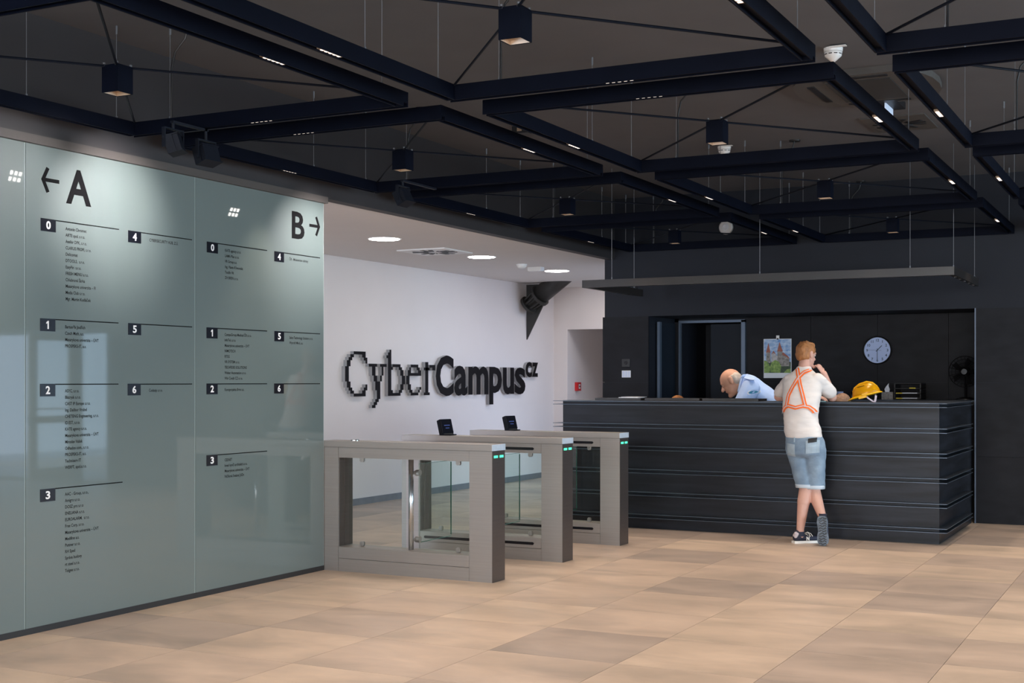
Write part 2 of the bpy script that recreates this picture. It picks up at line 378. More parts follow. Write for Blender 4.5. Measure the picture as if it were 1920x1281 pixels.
# glazed entrance in the same wall, mirrored by the glass wall
en = struct('door_2', B(*([(x-.03, x+.03, WY, WY+.1, 0, 2.187) for x in (1.93, 2.55, 3.45, 4.35, 5.17)]+[(1.9, 5.2, WY, WY+.1, 2.13, 2.187)])), 'doorframe')
for xa, xb in ((1.96, 2.52), (4.38, 5.14)):
    obj('pane', B((xa, xb, WY+.04, WY+.05, .02, 2.13)), 'gateglass', en)
for xh, s in ((2.58, 1), (4.32, -1)):
    lf = obj('door_leaf', B((xh-.02, xh+.02, WY-.85, WY-.02, .02, .22), (xh-.02, xh+.02, WY-.85, WY-.02, .85, .95), (xh-.02, xh+.02, WY-.85, WY-.02, 2.02, 2.12), (xh-.02, xh+.02, WY-.85, WY-.76, .22, 2.02), (xh-.02, xh+.02, WY-.11, WY-.02, .22, 2.02)), 'offwhite', en)
    obj('pane', B((xh-.004, xh+.004, WY-.76, WY-.11, .22, .85), (xh-.004, xh+.004, WY-.76, WY-.11, .95, 2.02)), 'gateglass', lf)
    bm = bmesh.new(); tube(bm, (xh+.06*s, WY-.80, 1.05), (xh+.06*s, WY-.15, 1.05), .014); tube(bm, (xh, WY-.75, 1.05), (xh+.06*s, WY-.75, 1.05), .01); tube(bm, (xh, WY-.2, 1.05), (xh+.06*s, WY-.2, 1.05), .01)
    obj('push_bar', bm, 'chrome', lf)
struct('ground_outside', B((1.0, 9.0, WY+.2, 22, -.12, -.005)), 'concrete')

# ---------------------------------------------------------------- glass directory wall
wl = struct('wall_left', B((GX-.1, GX-.012, 1.5, 8.318, .03, 2.85)), 'white')
for a, b in ((1.5, 2.55), (2.55, 3.965), (3.965, 5.408), (5.408, 6.853), (6.853, 8.324)):
    gp = obj('glass_panel', B((GX-.010, GX, a+.004, b-.004, .036, 2.806)), 'panelglass', wl)
    obj('glass_edge', B((GX-.009, GX-.001, b-.004, b, .036, 2.806)), 'glassedge', gp)
struct('baseboard_left', B((GX-.02, GX+.002, 1.5, 8.326, 0, .036)), 'darkskirt')
struct('trim_3', B((GX-.02, GX+.03, 1.5, 8.34, 2.806, 2.856)), 'trimbrown')
# arrows and letters
PX = GX+.0006
lt = thing('wing_sign', 'large black arrow and letter A printed at top left of glass wall', 'sign', (GX, 5.7, 2.6))
obj('letter', on_x(textbm('A', .3, fit=(5.715, 5.915, 2.497, 2.705), offset=.007, extrude=.0006), PX), 'print', lt)
def arrow(y_tip, y_tail, z, parent):
    s = 1 if y_tail > y_tip else -1; t = .011
    bm = bmesh.new()
    prism(bm, [(y_tip+s*.012, z-t), (y_tail, z-t), (y_tail, z+t), (y_tip+s*.012, z+t)], PX-.0006, 'YZ', .0012)
    for k in (1, -1):
        prism(bm, [(y_tip, z), (y_tip+s*.040, z+k*.075), (y_tip+s*.062, z+k*.066), (y_tip+s*.027, z)], PX-.0006, 'YZ', .0013)
    obj('arrow', bm, 'print', parent)
arrow(5.525, 5.662, 2.614, lt)
lt = thing('wing_sign', 'large black letter B and arrow printed at top right of glass wall', 'sign', (GX, 8.1, 2.6))
obj('letter', on_x(textbm('B', .3, fit=(7.918, 8.075, 2.503, 2.705), offset=.006, extrude=.0006), PX), 'print', lt)
arrow(8.274, 8.137, 2.622, lt)
DIR = [
 ('0', 5.521, 2.389, 6.148, 'A', ['Antonín Chromec','ARTE spol. s r.o.','Ateliér DPK, s.r.o.','CLARUS PROFI, s.r.o.','Delicomat','DTOOLS,  s.r.o.','EasyFin  s.r.o.','FRESH MENU s.r.o.','Chlubnová Šárka','Masarykova univerzita – FI','Media Club s.r.o.','Mgr. Martin Kudláček']),
 ('1', 5.517, 1.810, 6.143, 'A', ['Bartoněk Jindřich','Czech Math, a.s.','Masarykova univerzita – ÚVT','PROSPEKS-IT, a.s.']),
 ('2', 5.517, 1.432, 6.143, 'A', ['ASYC, s.r.o.','Blatrysk s.r.o.','CAST IP Europe s.r.o.','Ing. Dalibor Vrubel','CHETENG Engineering, s.r.o.','ID.EST, s.r.o.','KATE agency s.r.o.','Masarykova univerzita – ÚVT','Miroslav Vašek','Odhadce com., s.r.o.','PROSPEKS-IT, a.s.','Techniserv IT','WERFT, spol.s.r.o.']),
 ('3', 5.517, .823, 6.178, 'A', ['AAC - Group, s.r.o.,','Amigro s.r.o.','DOSZ pro s.r.o','ENELIANA s.r.o.','EUROALARM,  s.r.o.','Free Corp, s.r.o.','Masarykova univerzita – ÚVT','Medifine a.s.','Puttner s.r.o.','RH Sped','Správa budovy','rt steel s.r.o.','Tolgee s.r.o.']),
 ('4', 6.226, 2.389, 6.821, 'A', ['CYBERSECURITY HUB, Z.Ú.']),
 ('5', 6.226, 1.810, 6.821, 'A', []),
 ('6', 6.222, 1.431, 6.821, 'A', ['Codasip s.r.o.']),
 ('0', 6.968, 2.389, 7.623, 'B', ['KATE agency s.r.o.','LAMA Plus s.r.o.','VR Group a.s.','Ing. Vlasta Křenovská','Toužín Vít','ZH BREN s.r.o.']),
 ('1', 6.965, 1.810, 7.623, 'B', ['CompuGroup Medical ČR s.r.o.','InfoTel, s.r.o.','Masarykova univerzita – ÚVT','NIMOTECH','RTSG','VR SYSTEM s.r.o.','TECHFIDES SOLUTIONS','Weber Automation s.r.o.','Win Credit CZ s.r.o.']),
 ('2', 6.965, 1.431, 7.623, 'B', ['Kovoprojekta Brno a.s.']),
 ('3', 6.965, .947, 7.623, 'B', ['CESNET','knesl kynčl architekti s.r.o.','Masarykova univerzita – ÚVT','Ničíková Svatava JUDr.']),
 ('4', 7.707, 2.389, 8.274, 'B', ['ČR - Ministerstvo obrany']),
 ('5', 7.708, 1.810, 8.274, 'B', ['Selco Technology Solution s.r.o.','Wycroft Mind, a.s.']),
 ('6', 7.705, 1.430, 8.274, 'B', [])]
nm = {0: 'with no names', 1: 'with one line of names'}
for n, ya, zt, ye, wg, L in DIR:
    col = 'leftmost' if ya < 6 else ('second' if ya < 6.9 else ('third' if ya < 7.6 else 'rightmost'))
    row = 'topmost' if zt > 2 else ('second highest' if zt > 1.6 else ('third highest' if zt > 1.2 else 'lowest'))
    lab = '%s directory block in the %s column of the glass wall%s' % (row, col, '' if L else ', without names')
    t = thing('floor_directory', lab, 'sign', (GX, ya, zt), 'floor directories on the glass wall')
    tl = obj('number_tile', B((GX+.0002, GX+.003, ya, ya+.113, zt-.073, zt)), 'numtile', t)
    one = None
    if n == '1':
        one = bmesh.new(); prism(one, [(ya+.053, zt-.060), (ya+.063, zt-.060), (ya+.063, zt-.013), (ya+.055, zt-.013), (ya+.044, zt-.022), (ya+.044, zt-.031), (ya+.053, zt-.025)], GX+.0031, 'YZ', .0006)
    obj('number', one if one else on_x(textbm(n, .06, fit=((ya+.040, ya+.073, zt-.060, zt-.013) if n != '1' else (ya+.046, ya+.064, zt-.060, zt-.013)), offset=(.0016 if n != '1' else .0), extrude=.0004), GX+.0035), 'num', tl)
    obj('rule_line', B((GX+.0002, GX+.0015, ya+.113, ye, zt-.006, zt)), 'print', t)
    if L:
        xo = .190 if ya < 6.9 else (.189 if ya < 7.6 else .180)
        o = obj('name_list', on_x(textbm('\n'.join(L), .0262, space=.0376/.0262, sx=.86, offset=.0004), PX, ya+xo, zt-.051), 'printg', t)

# ---------------------------------------------------------------- big sign on the white wall
sg = thing('wall_lettering', 'big black raised lettering, pixelled first half and bold second half, on white wall', 'sign', (SX, 15.0, 1.5))
u = .0349; SY = 12.516; SZT = 1.790
PIX = {'C': [(5,0,12,1),(3,1,5,2),(10,1,12,2),(2,2,4,3),(11,2,13,3),(12,3,13,4),(1,3,3,5),(0,5,2,10),(1,10,3,12),(2,12,4,13),(3,13,5,14),(5,14,12,15),(12,11,13,12),(11,12,13,13),(10,13,12,14)],
 'y': [(14,4,19,5),(21,4,25,5),(16,5,18,8),(17,8,19,10),(18,10,20,13),(19,13,21,16),(18,16,20,17),(17,17,19,18),(16,18,18,19),(22,5,23,8),(21,8,22,10),(20,10,21,13)],
 'b': [(27,-1,28,0),(26,0,28,1),(25,1,28,2),(26,2,28,15),(28,5,29,6),(29,4,34,5),(33,5,35,6),(34,6,36,8),(35,8,37,11),(34,11,36,13),(33,13,35,14),(28,14,34,15),(28,13,29,14)],
 'e': [(41,4,46,5),(40,5,41,6),(45,5,47,6),(39,6,41,8),(46,6,48,7),(41,7,48,8),(38,8,40,11),(39,11,41,13),(40,13,42,14),(41,14,46,15),(46,13,47,14),(47,12,48,13)],
 'r': [(51,3,53,4),(50,5,54,6),(51,4,53,14),(50,14,54,15),(54,4,58,5),(56,5,58,6)]}
def letter(build, sidebuild):
    f = obj('letter', build, 'sign', sg); obj('letter_side', sidebuild, 'signside', f)
for k, rs in PIX.items():
    bms = [bmesh.new(), bmesh.new()]
    for a, b, c, d in rs:
        for bm, xa, xb in ((bms[0], SX+.048, SX+.052), (bms[1], SX+.002, SX+.0478)):
            bx(bm, xa, xb, SY+a*u, SY+c*u, SZT-d*u, SZT-b*u)
    letter(*bms)
for ch, a, b, z0, z1 in (('C',14.557,15.015,1.249,1.778),('a',15.035,15.385,1.252,1.648),('m',15.419,15.982,1.262,1.644),('p',16.012,16.382,1.121,1.642),('u',16.419,16.759,1.255,1.637),('s',16.785,17.122,1.253,1.640),('C',17.136,17.335,1.500,1.724),('Z',17.351,17.541,1.506,1.718)):
    body = {'C': 'C' if z1 > 1.75 else 'c', 'Z': 'z'}.get(ch, ch)
    off = .030 if z1 > 1.75 else .026
    bms = []
    for xa, ex in ((SX+.050, .002), (SX+.025, .0229)):
        bm = textbm(body, 1.0, offset=off, extrude=1)
        xs = [v.co.x for v in bm.verts]; ys = [v.co.y for v in bm.verts]; q = (min(xs), max(xs), min(ys), max(ys))
        for v in bm.verts:
            v.co = Vector((a+(v.co.x-q[0])/(q[1]-q[0])*(b-a), z0+(v.co.y-q[2])/(q[3]-q[2])*(z1-z0), v.co.z*ex))
        bms.append(on_x(bm, xa))
    letter(*bms)

# steel strut through the white wall and ceiling
st = thing('steel_strut', 'dark steel gusset and tapered tube strut between white wall and ceiling', 'strut', (SX, 17.27, 2.4))
bm = bmesh.new(); prism(bm, [(SX, SZ-.01), (SX, 2.05), (-8.30, 2.585), (-8.40, SZ-.01)], 17.26, 'XZ', .03); obj('gusset_plate', bm, 'strut', st)
F = Vector((-8.30, 17.12, 2.68)); ax = Vector((.80, -.10, .53)).normalized()
bm = bmesh.new(); tube(bm, F, F+ax*.75, .135, 28); obj('tube', bm, 'strut', st, True)
bm = bmesh.new(); tube(bm, F-ax*.03, F+ax*.012, .165, 28); obj('flange', bm, 'strut', st)
bm = bmesh.new()
for a in range(6):
    q = ax.to_track_quat('Z', 'Y').to_matrix(); v = q@Vector((.11*math.cos(a*PI/3), .11*math.sin(a*PI/3), 0))
    tube(bm, F-ax*.24+v*.8, F-ax*.03+v, .018)
tube(bm, F-ax*.26, F-ax*.22, .14, 20); tube(bm, F-ax*.25, F-ax*.02, .05, 12)
obj('bolt_cage', bm, 'strut', st)

# ceiling fittings in the white bay
for i, y in enumerate((11.11, 13.236, 15.356, 17.47, 6.87, 4.75)):  # last two are added out of view to brighten the sign wall
    x = (-7.109, -7.157, -7.203, -7.25, -7.01, -6.96)[i]
    where = ('nearest the glass wall', 'second along the white ceiling', 'furthest, beside the smoke detectors', 'behind the dark wall', 'added unseen behind the glass wall, nearer one', 'added unseen behind the glass wall, further one')[i]
    t = thing('downlight', 'round recessed white ceiling light, %s' % where, 'light', (x, y, SZ), 'round lights in the white ceiling')
    bm = bmesh.new(); lathe(bm, [(.155, -.004), (.17, -.005), (.172, 0)], (x, y, SZ), 36); obj('rim', bm, 'frost', t)
    bm = bmesh.new(); lathe(bm, [(.150, -.007), (.154, -.004)], (x, y, SZ), 36); obj('diffuser', bm, 'disc', t)
def swirl(name, label, cat, x0, x1, y0, y1, z, m, md, rad):
    t = thing(name, label, cat, ((x0+x1)/2, (y0+y1)/2, z))
    obj('plate', B((x0, x1, y0, y1, z-.012, z)), m, t)
    bm = bmesh.new(); cx, cy = (x0+x1)/2, (y0+y1)/2
    for k in range(16):
        a = 2*PI*k/16
        for r0, r1, wd in ((.3, .95, .10),):
            p = [(r0*rad, -wd*rad), (r1*rad, -wd*rad*1.6), (r1*rad, wd*rad*.2), (r0*rad, wd*rad*.2)]
            if k % 3 == 2: p = [(r0*rad, -wd*rad*.5), (r1*rad*.6, -wd*rad*.5), (r1*rad*.6, wd*rad*.1), (r0*rad, wd*rad*.1)]
            pts = [(cx+u_*math.cos(a)-v_*math.sin(a), cy+u_*math.sin(a)+v_*math.cos(a)) for u_, v_ in p]
            prism(bm, pts, z-.0155, 'XY', .004)
    s = obj('swirl_slots', bm, md, t); return t
swirl('air_diffuser', 'square white swirl air diffuser in the white ceiling', 'diffuser', -7.60, -7.00, 12.12, 12.74, SZ, 'frost', 'black', .26)
t = thing('smoke_detector', 'small round white detector on the white ceiling', 'detector', (-7.178, 14.296, SZ))
bm = bmesh.new(); lathe(bm, [(.02, -.055), (.045, -.045), (.06, -.025), (.06, 0)], (-7.178, 14.296, SZ)); obj('housing', bm, 'offwhite', t, True)
bm = bmesh.new(); lathe(bm, [(.066, -.008), (.066, 0)], (-7.178, 14.296, SZ)); obj('base', bm, 'frost', t)
t = thing('ceiling_box', 'flat white box on the white ceiling beside the small detector', 'box', (-7.209, 14.756, SZ))
obj('housing', B((-7.30, -7.12, 14.70, 14.81, SZ-.045, SZ)), 'offwhite', t); obj('lid', B((-7.29, -7.13, 14.71, 14.80, SZ-.05, SZ-.0455)), 'frost', t)
# fire call point on corridor wall
t = thing('fire_call_point', 'red fire alarm call point on the corridor wall', 'alarm', (-8.359, 18.50, 1.36))
obj('case', B((-8.359, -8.31, 18.47, 18.60, 1.295, 1.425)), 'red', t)
obj('window', B((-8.31, -8.307, 18.51, 18.565, 1.325, 1.395)), 'offwhite', t)
obj('button', B((-8.307, -8.303, 18.525, 18.55, 1.35, 1.375)), 'black', t)

# ---------------------------------------------------------------- suspended beam frames
def insert_bm(cx, cy, alongx):
    bm = bmesh.new()
    for k in range(5):
        s = -.064+k*.032
        if alongx: bx(bm, cx+s-.008, cx+s+.008, cy-.010, cy+.010, -.0745, -.0715)
        else: bx(bm, cx-.010, cx+.010, cy+s-.008, cy+s+.008, -.0745, -.0715)
    return bm
def beam_bm(x0, x1, y0, y1, alongx):
    bm = bmesh.new()
    bx(bm, x0, x1, y0, y1, -.060, 0)
    if alongx:
        bx(bm, x0, x1, y0, y0+.007, -.08, -.060); bx(bm, x0, x1, y1-.007, y1, -.08, -.060)
    else:
        bx(bm, x0, x0+.007, y0, y1, -.08, -.060); bx(bm, x1-.007, x1, y0, y1, -.08, -.060)
    return bm
FW, FD, BW = 1.935, 2.31, .052
def make_frame(label):
    t = thing('suspended_light_frame', label, 'light frame', (0, 0, 3.0), 'black beam frames hung under the ceiling')
    def p(name, bm, m, par, **k):
        bmesh.ops.translate(bm, verts=bm.verts, vec=(0, 0, 3.0)); return obj(name, bm, m, par, **k)
    for (xa, xb, ya, yb, ax) in ((0, FW, 0, BW, 1), (0, FW, FD-BW, FD, 1), (0, BW, BW, FD-BW, 0), (FW-BW, FW, BW, FD-BW, 0)):
        b = p('beam', beam_bm(xa, xb, ya, yb, ax), 'beam', t)
        cx, cy = ((xa+xb)/2, (ya+yb)/2)
        if ax: ii = (cx, cy, True); tray = (cx-.09, cx+.09, cy-.015, cy+.015, -.0715, -.061)
        else: ii = (cx, cy+.02, False); tray = (cx-.015, cx+.015, cy-.07, cy+.11, -.0715, -.061)
        bm = insert_bm(*ii)
        p('light_insert', bm, 'ledcell', b)
        p('insert_tray', B(tray), 'warmref', b)
    cx, cy = FW/2, FD/2; h = .052
    bm = B((cx-h, cx+h, cy-h, cy-h+.004, -.135, 0), (cx-h, cx+h, cy+h-.004, cy+h, -.135, 0), (cx-h, cx-h+.004, cy-h+.004, cy+h-.004, -.135, 0), (cx+h-.004, cx+h, cy-h+.004, cy+h-.004, -.135, 0), (cx-h, cx+h, cy-h, cy+h, -.004, 0))
    bl = p('lamp_box', bm, 'beam', t)
    k = h-.0042
    bm = bmesh.new()
    for (a, b_) in (((-1, -1), (1, -1)), ((1, -1), (1, 1)), ((1, 1), (-1, 1)), ((-1, 1), (-1, -1))):
        q = [(cx+a[0]*k, cy+a[1]*k, -.133), (cx+b_[0]*k, cy+b_[1]*k, -.133), (cx+b_[0]*k*.5, cy+b_[1]*k*.5, -.045), (cx+a[0]*k*.5, cy+a[1]*k*.5, -.045)]
        bm.faces.new([bm.verts.new(v) for v in q])
    bx(bm, cx-.024, cx+.024, cy-.024, cy+.024, -.045, -.040)
    p('reflector', bm, 'warmref', bl)
    for (ex, ey) in ((BW/2, BW/2), (FW-BW/2, BW/2), (BW/2, FD-BW/2), (FW-BW/2, FD-BW/2)):
        d = Vector((ex-cx, ey-cy, 0)).normalized()
        bm = bmesh.new(); tube(bm, (cx+d.x*h*1.2, cy+d.y*h*1.2, -.004), (ex, ey, -.004), .0065, 6); p('tie_rod', bm, 'rod', t)
        bm = bmesh.new(); tube(bm, (cx+d.x*h*1.2, cy+d.y*h*1.2, .004), (cx+d.x*h*1.2, cy+d.y*h*1.2, .012), .008, 8); tube(bm, (cx+d.x*h*1.2, cy+d.y*h*1.2, -.004), (cx, cy, -.004), .008, 6); p('bolt', bm, 'wire', t)
    Hc = CZ-3.0
    for (ex, ey) in ((BW/2, FD-.18), (BW/2, FD-.86), (FW-BW/2, FD-.22), (.30, FD-BW/2)):
        bm = bmesh.new(); tube(bm, (ex, ey, 0), (ex, ey, Hc), .0022, 5); tube(bm, (ex, ey, Hc-.05), (ex, ey, Hc), .007, 6); tube(bm, (ex, ey, 0), (ex, ey, .015), .007, 6)
        p('suspension_wire', bm, 'wire', t)
    bm = bmesh.new(); path(bm, [(.31, FD-BW/2, 0), (.312, FD-BW/2, Hc*.55), (.33, FD-BW/2+.01, Hc*.72), (.40, FD-BW/2+.02, Hc*.86), (.42, FD-BW/2+.02, Hc)], .006, 6); lathe(bm, [(.045, -.012), (.05, 0)], (.42, FD-BW/2+.02, Hc), 16)
    p('power_cable', bm, 'black', t)
    return t
colx = {'glass': -5.655, 'mid': -3.455, 'right': -1.24}
coln = {'glass': 'row by the glass wall', 'mid': 'middle row', 'right': 'right hand row'}
rown = ['nearest the camera', 'second from the camera', 'third from the camera', 'touching the dark wall end']
rowy = [3.74, 6.40, 9.05, 11.70]
fr0 = None
for cn, cx in colx.items():
    for r in range(4):
        lab = 'black hanging beam frame, %s, %s' % (coln[cn], rown[r])
        if fr0 is None: fr0 = make_frame(lab); fr0.location = (cx, rowy[r], 3.0)
        else: dup(fr0, (cx, rowy[r], 3.0), lab)
        spot('frame_fill_light', (cx+FW/2, rowy[r]+FD/2, 2.87), (cx+FW/2, rowy[r]+FD/2, 0), 72, (1, .80, .62), 110, 1.0, .04)  # added downward fill, the box itself is unlit
        for ix, iy in ((FW/2, .026), (FW/2, FD-.026), (.026, FD/2), (FW-.026, FD/2)):
            if r == 3 and iy > 2: continue
            spot('beam_insert_light', (cx+ix, rowy[r]+iy, 2.915), (cx+ix, rowy[r]+iy, 0), 58, (1, .82, .66), 75, 1.0, .04)

# floodlights aimed at the glass
def flood(loc, target, label):
    t = thing('floodlight', label, 'spotlight', loc, 'floodlights aimed at the glass wall')
    d = (Vector(target)-Vector(loc)).normalized(); q = d.to_track_quat('Z', 'Y').to_matrix()
    def P3(bm):
        for v in bm.verts: v.co = q@v.co+Vector(loc)
        return bm
    bm = bmesh.new(); bx(bm, -.062, .062, -.045, .045, -.05, .02)
    obj('housing', P3(bm), 'flood', t)
    bm = bmesh.new(); bx(bm, -.07, .07, -.052, -.045, -.055, .03); bx(bm, -.07, .07, .045, .052, -.055, .03); bx(bm, -.07, -.062, -.045, .045, -.02, .03); bx(bm, .062, .07, -.045, .045, -.02, .03)
    obj('shroud', P3(bm), 'flood', t)
    bm = bmesh.new()
    for a in (-.038, 0, .038):
        for b in (-.020, .020): bx(bm, a-.011, a+.011, b-.013, b+.013, .0202, .023)
    obj('lens', P3(bm), 'floodcell', t)
    bm = bmesh.new(); x, y, z = loc; bx(bm, x-.012, x+.012, y-.079, y-.073, z-.02, z+.085); bx(bm, x-.012, x+.012, y+.073, y+.079, z-.02, z+.085); bx(bm, x-.012, x+.012, y-.079, y+.079, z+.085, z+.092); tube(bm, (x, y, z+.09), (x, y, 2.910), .009, 8); yb_ = 6.02 if y < 7 else 8.66; bx(bm, x-.012, x+.012, min(y, yb_)-.01, max(y, yb_)+.01, 2.905, 2.918)
    obj('yoke', bm, 'flood', t)
    return t, d
for loc, tg, lab, pw in (((-5.09, 5.75, 2.78), (GX, 5.30, 2.50), 'black square floodlight above the letter A, left one of the pair', 4),
                     ((-5.09, 6.03, 2.76), (GX, 6.08, 2.50), 'black square floodlight above the glass wall, right one of the pair', 14),
                     ((-5.09, 8.20, 2.78), (GX, 8.17, 2.40), 'single black square floodlight beside the edge of the white ceiling', 14)):
    t, d = flood(loc, tg, lab)
    spot('floodlight_beam', Vector(loc)+d*.04, tg, pw*7, (1, .91, .88), 78, 1.0, .012)

# ---------------------------------------------------------------- fittings on the dark ceiling
t = thing('air_conditioner', 'large brown grey ceiling cassette air conditioner with rounded ends', 'air conditioner', (-1.99, 9.43, CZ))
pts = []
for k in range(9):
    a = PI/2+PI*k/8; pts.append((-2.30+.19*math.cos(a), 9.43+.50*math.sin(a)))
for k in range(9):
    a = -PI/2+PI*k/8; pts.append((-1.70+.19*math.cos(a), 9.43+.50*math.sin(a)))
bm = bmesh.new(); prism(bm, pts, CZ-.045, 'XY', .045); obj('casing', bm, 'unit', t)
obj('grille', B((-2.22, -1.78, 9.10, 9.76, CZ-.052, CZ-.0455)), 'unitd', t)
for q in ((-2.22, -1.78, 8.985, 9.035), (-2.22, -1.78, 9.82, 9.87), (-2.36, -2.31, 9.15, 9.7), (-1.69, -1.64, 9.15, 9.7)):
    obj('air_slot', B((*q, CZ-.050, CZ-.0455)), 'black', t)
swirl('air_diffuser', 'square dark swirl air diffuser in the dark ceiling', 'diffuser', -2.32, -1.82, 10.65, 11.30, CZ, 'unit', 'black', .22)
t = thing('exit_light', 'small bluish lit emergency sign light under the dark ceiling', 'light', (-1.95, 10.05, CZ))
obj('housing', B((-2.02, -1.88, 9.87, 10.20, CZ-.05, CZ)), 'black', t); obj('lit_panel', B((-1.975, -1.965, 9.90, 10.17, CZ-.15, CZ-.05)), 'exitlit', t)
def smoke(x, y, label):
    t = thing('smoke_detector', label, 'detector', (x, y, CZ))
    bm = bmesh.new(); lathe(bm, [(.012, -.085), (.03, -.07), (.052, -.05), (.056, -.028), (.05, -.022)], (x, y, CZ), 28); obj('head', bm, 'offwhite', t, True)
    bm = bmesh.new(); lathe(bm, [(.058, -.022), (.06, 0)], (x, y, CZ), 28); obj('base', bm, 'frost', t)
    obj('label_tab', B((x+.0, x+.10, y-.10, y-.06, CZ-.012, CZ-.009)), 'frost', t)
    bm = bmesh.new()
    for k in range(10):
        a = 2*PI*k/10; tube(bm, (x+.0545*math.cos(a), y+.0545*math.sin(a), CZ-.040), (x+.0545*math.cos(a+.4), y+.0545*math.sin(a+.4), CZ-.040), .003, 4)
    obj('vent_slot', bm, 'black', t)
smoke(-1.98, 8.33, 'white smoke detector on dark ceiling by the air conditioner')
smoke(-3.68, 11.38, 'white smoke detector on dark ceiling beyond a box lamp, left of the air conditioner')
t = thing('ceiling_sensor', 'small black box on dark ceiling above a beam corner', 'box', (-4.88, 9.72, CZ))
obj('housing', B((-4.95, -4.81, 9.68, 9.76, CZ-.06, CZ), ), 'black', t)
obj('lens', B((-4.90, -4.86, 9.672, 9.68, CZ-.045, CZ-.015)), 'warmref', t)
# round siren on dark wall
t = thing('wall_sounder', 'round white sounder high on the dark wall, half hidden by a beam', 'speaker', (-4.535, WY, 3.15))
bm = bmesh.new(); lathe(bm, [(.078, 0), (.078, -.03), (.066, -.045)], (-4.535, WY, 3.15), 32, 'Y'); obj('body', bm, 'offwhite', t)
bm = bmesh.new(); lathe(bm, [(.040, -.046), (.03, -.052), (.012, -.047)], (-4.535, WY, 3.15), 24, 'Y'); obj('cone', bm, 'paper', t)

# ---------------------------------------------------------------- pendant rail over the counter
t = thing('pendant_rail_light', 'long black three sided pendant light rail hanging over reception desk', 'light', (-3.58, 12.03, 2.41))
LZ0, LZ1 = 2.377, 2.452
def railp(x0, x1, y0, y1):
    r = obj('rail', B((x0, x1, y0, y1, LZ0, LZ1)), 'brass', t); return r
r1 = railp(-5.36, -1.80, 12.02, 12.07); r2 = railp(-1.85, -1.80, 12.071, 13.55); r3 = railp(-5.36, -5.31, 12.071, 13.55)
bm = bmesh.new()
for k in range(5): bx(bm, -1.835, -1.815, 12.25+k*.28, 12.40+k*.28, LZ0-.006, LZ0)
obj('light_slot', bm, 'black', r2)
for x, y in ((-5.05, 12.045), (-3.55, 12.045), (-2.18, 12.045), (-1.825, 12.15), (-1.825, 13.45), (-5.335, 13.35)):
    bm = bmesh.new(); tube(bm, (x, y, LZ1), (x, y, CZ), .0022, 5); tube(bm, (x, y, LZ1), (x, y, LZ1+.02), .006, 6); obj('suspension_wire', bm, 'wire', t)
bm = bmesh.new(); path(bm, [(-5.335, 13.45, LZ1), (-5.335, 13.40, LZ1+.05), (-5.33, 13.30, LZ1+.06), (-5.335, 13.22, LZ1+.0)], .004); obj('power_cable', bm, 'black', t)

# ---------------------------------------------------------------- reception desk
dk = thing('reception_desk', 'long black steel reception desk with six horizontal ledges', 'desk', (-3.75, 12.1, 0))
X0, X1, Y0, Y1 = -5.61, -1.94, 12.107, 14.075
led = [(1.211, 1.249), (.985, 1.027), (.768, .808), (.544, .586), (.325, .364), (.106, .146)]
PR = .076
zprev = 0
edges = sorted(led)
bands = []
z = 0
for a, b in edges: bands.append((z, a)); z = b
for za, zb in bands:
    if za == 0: nmn = 'plinth'
    else: nmn = 'front_panel'
    obj(nmn, B((X0, X1, Y0, Y0+.04, za, zb), (X1-.04, X1, Y0+.04, Y1, za, zb), (X0, X0+.04, Y0+.04, Y1, za, zb)), 'steel', dk)
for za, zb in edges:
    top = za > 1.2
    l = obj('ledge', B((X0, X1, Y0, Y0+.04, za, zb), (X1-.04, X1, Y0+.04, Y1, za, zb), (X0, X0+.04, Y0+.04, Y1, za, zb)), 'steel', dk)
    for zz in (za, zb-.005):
        obj('ledge_plate', B((X0-PR, X1+PR, Y0-PR, Y0, zz, zz+.005), (X1, X1+PR, Y0, 13.62, zz, zz+.005), (X0-PR, X0, Y0, 13.62, zz, zz+.005)), 'steellit', l)
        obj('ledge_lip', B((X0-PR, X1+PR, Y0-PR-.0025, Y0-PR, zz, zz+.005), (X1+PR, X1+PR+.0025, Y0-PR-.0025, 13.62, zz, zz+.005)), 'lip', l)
obj('counter_top', B((X0+.001, X1-.001, Y0+.001, 12.62, 1.249, 1.253), (-2.45, X1-.001, 12.62, Y1, 1.249, 1.253)), 'steellit', dk)
obj('work_surface', B((X0+.05, -2.5, 12.45, 12.95, .72, .75), (-2.99, -2.5, 12.95, 14.0, .72, .75)), 'black', dk)
obj('inner_panel', B((X0+.04, X1-.04, 12.60, 12.62, .75, 1.249), (-2.47, -2.45, 12.62, Y1, .75, 1.249)), 'black', dk)
# flat trays / upstands on the counter
for i, (xa, xb, lab) in enumerate(((-5.33, -4.85, 'low black upstand lying at the left end of the desk top, papers on it'), (-4.79, -4.235, 'low black upstand on the desk top in front of the doorway'), (-4.19, -3.645, 'low black upstand on the desk top in front of man in blue shirt'))):
    t = thing('desk_upstand', lab, 'tray', ((xa+xb)/2, 12.4, 1.253), 'low black upstands on the desk')
    obj('body', B((xa, xb, 12.30, 12.57, 1.253, 1.272)), 'black', t)
    obj('rim', B((xa, xb, 12.29, 12.30, 1.253, 1.276), (xa, xb, 12.57, 12.58, 1.253, 1.276), (xa-.008, xa, 12.29, 12.58, 1.253, 1.276), (xb, xb+.008, 12.29, 12.58, 1.253, 1.276)), 'brass', t)
pp = obj('paper_stack', B((-5.10, -4.89, 12.34, 12.52, 1.272, 1.283), (-5.08, -4.87, 12.36, 12.53, 1.283, 1.287)), 'paper'); tag(pp, 'few white papers lying on the left upstand of the desk', 'papers')

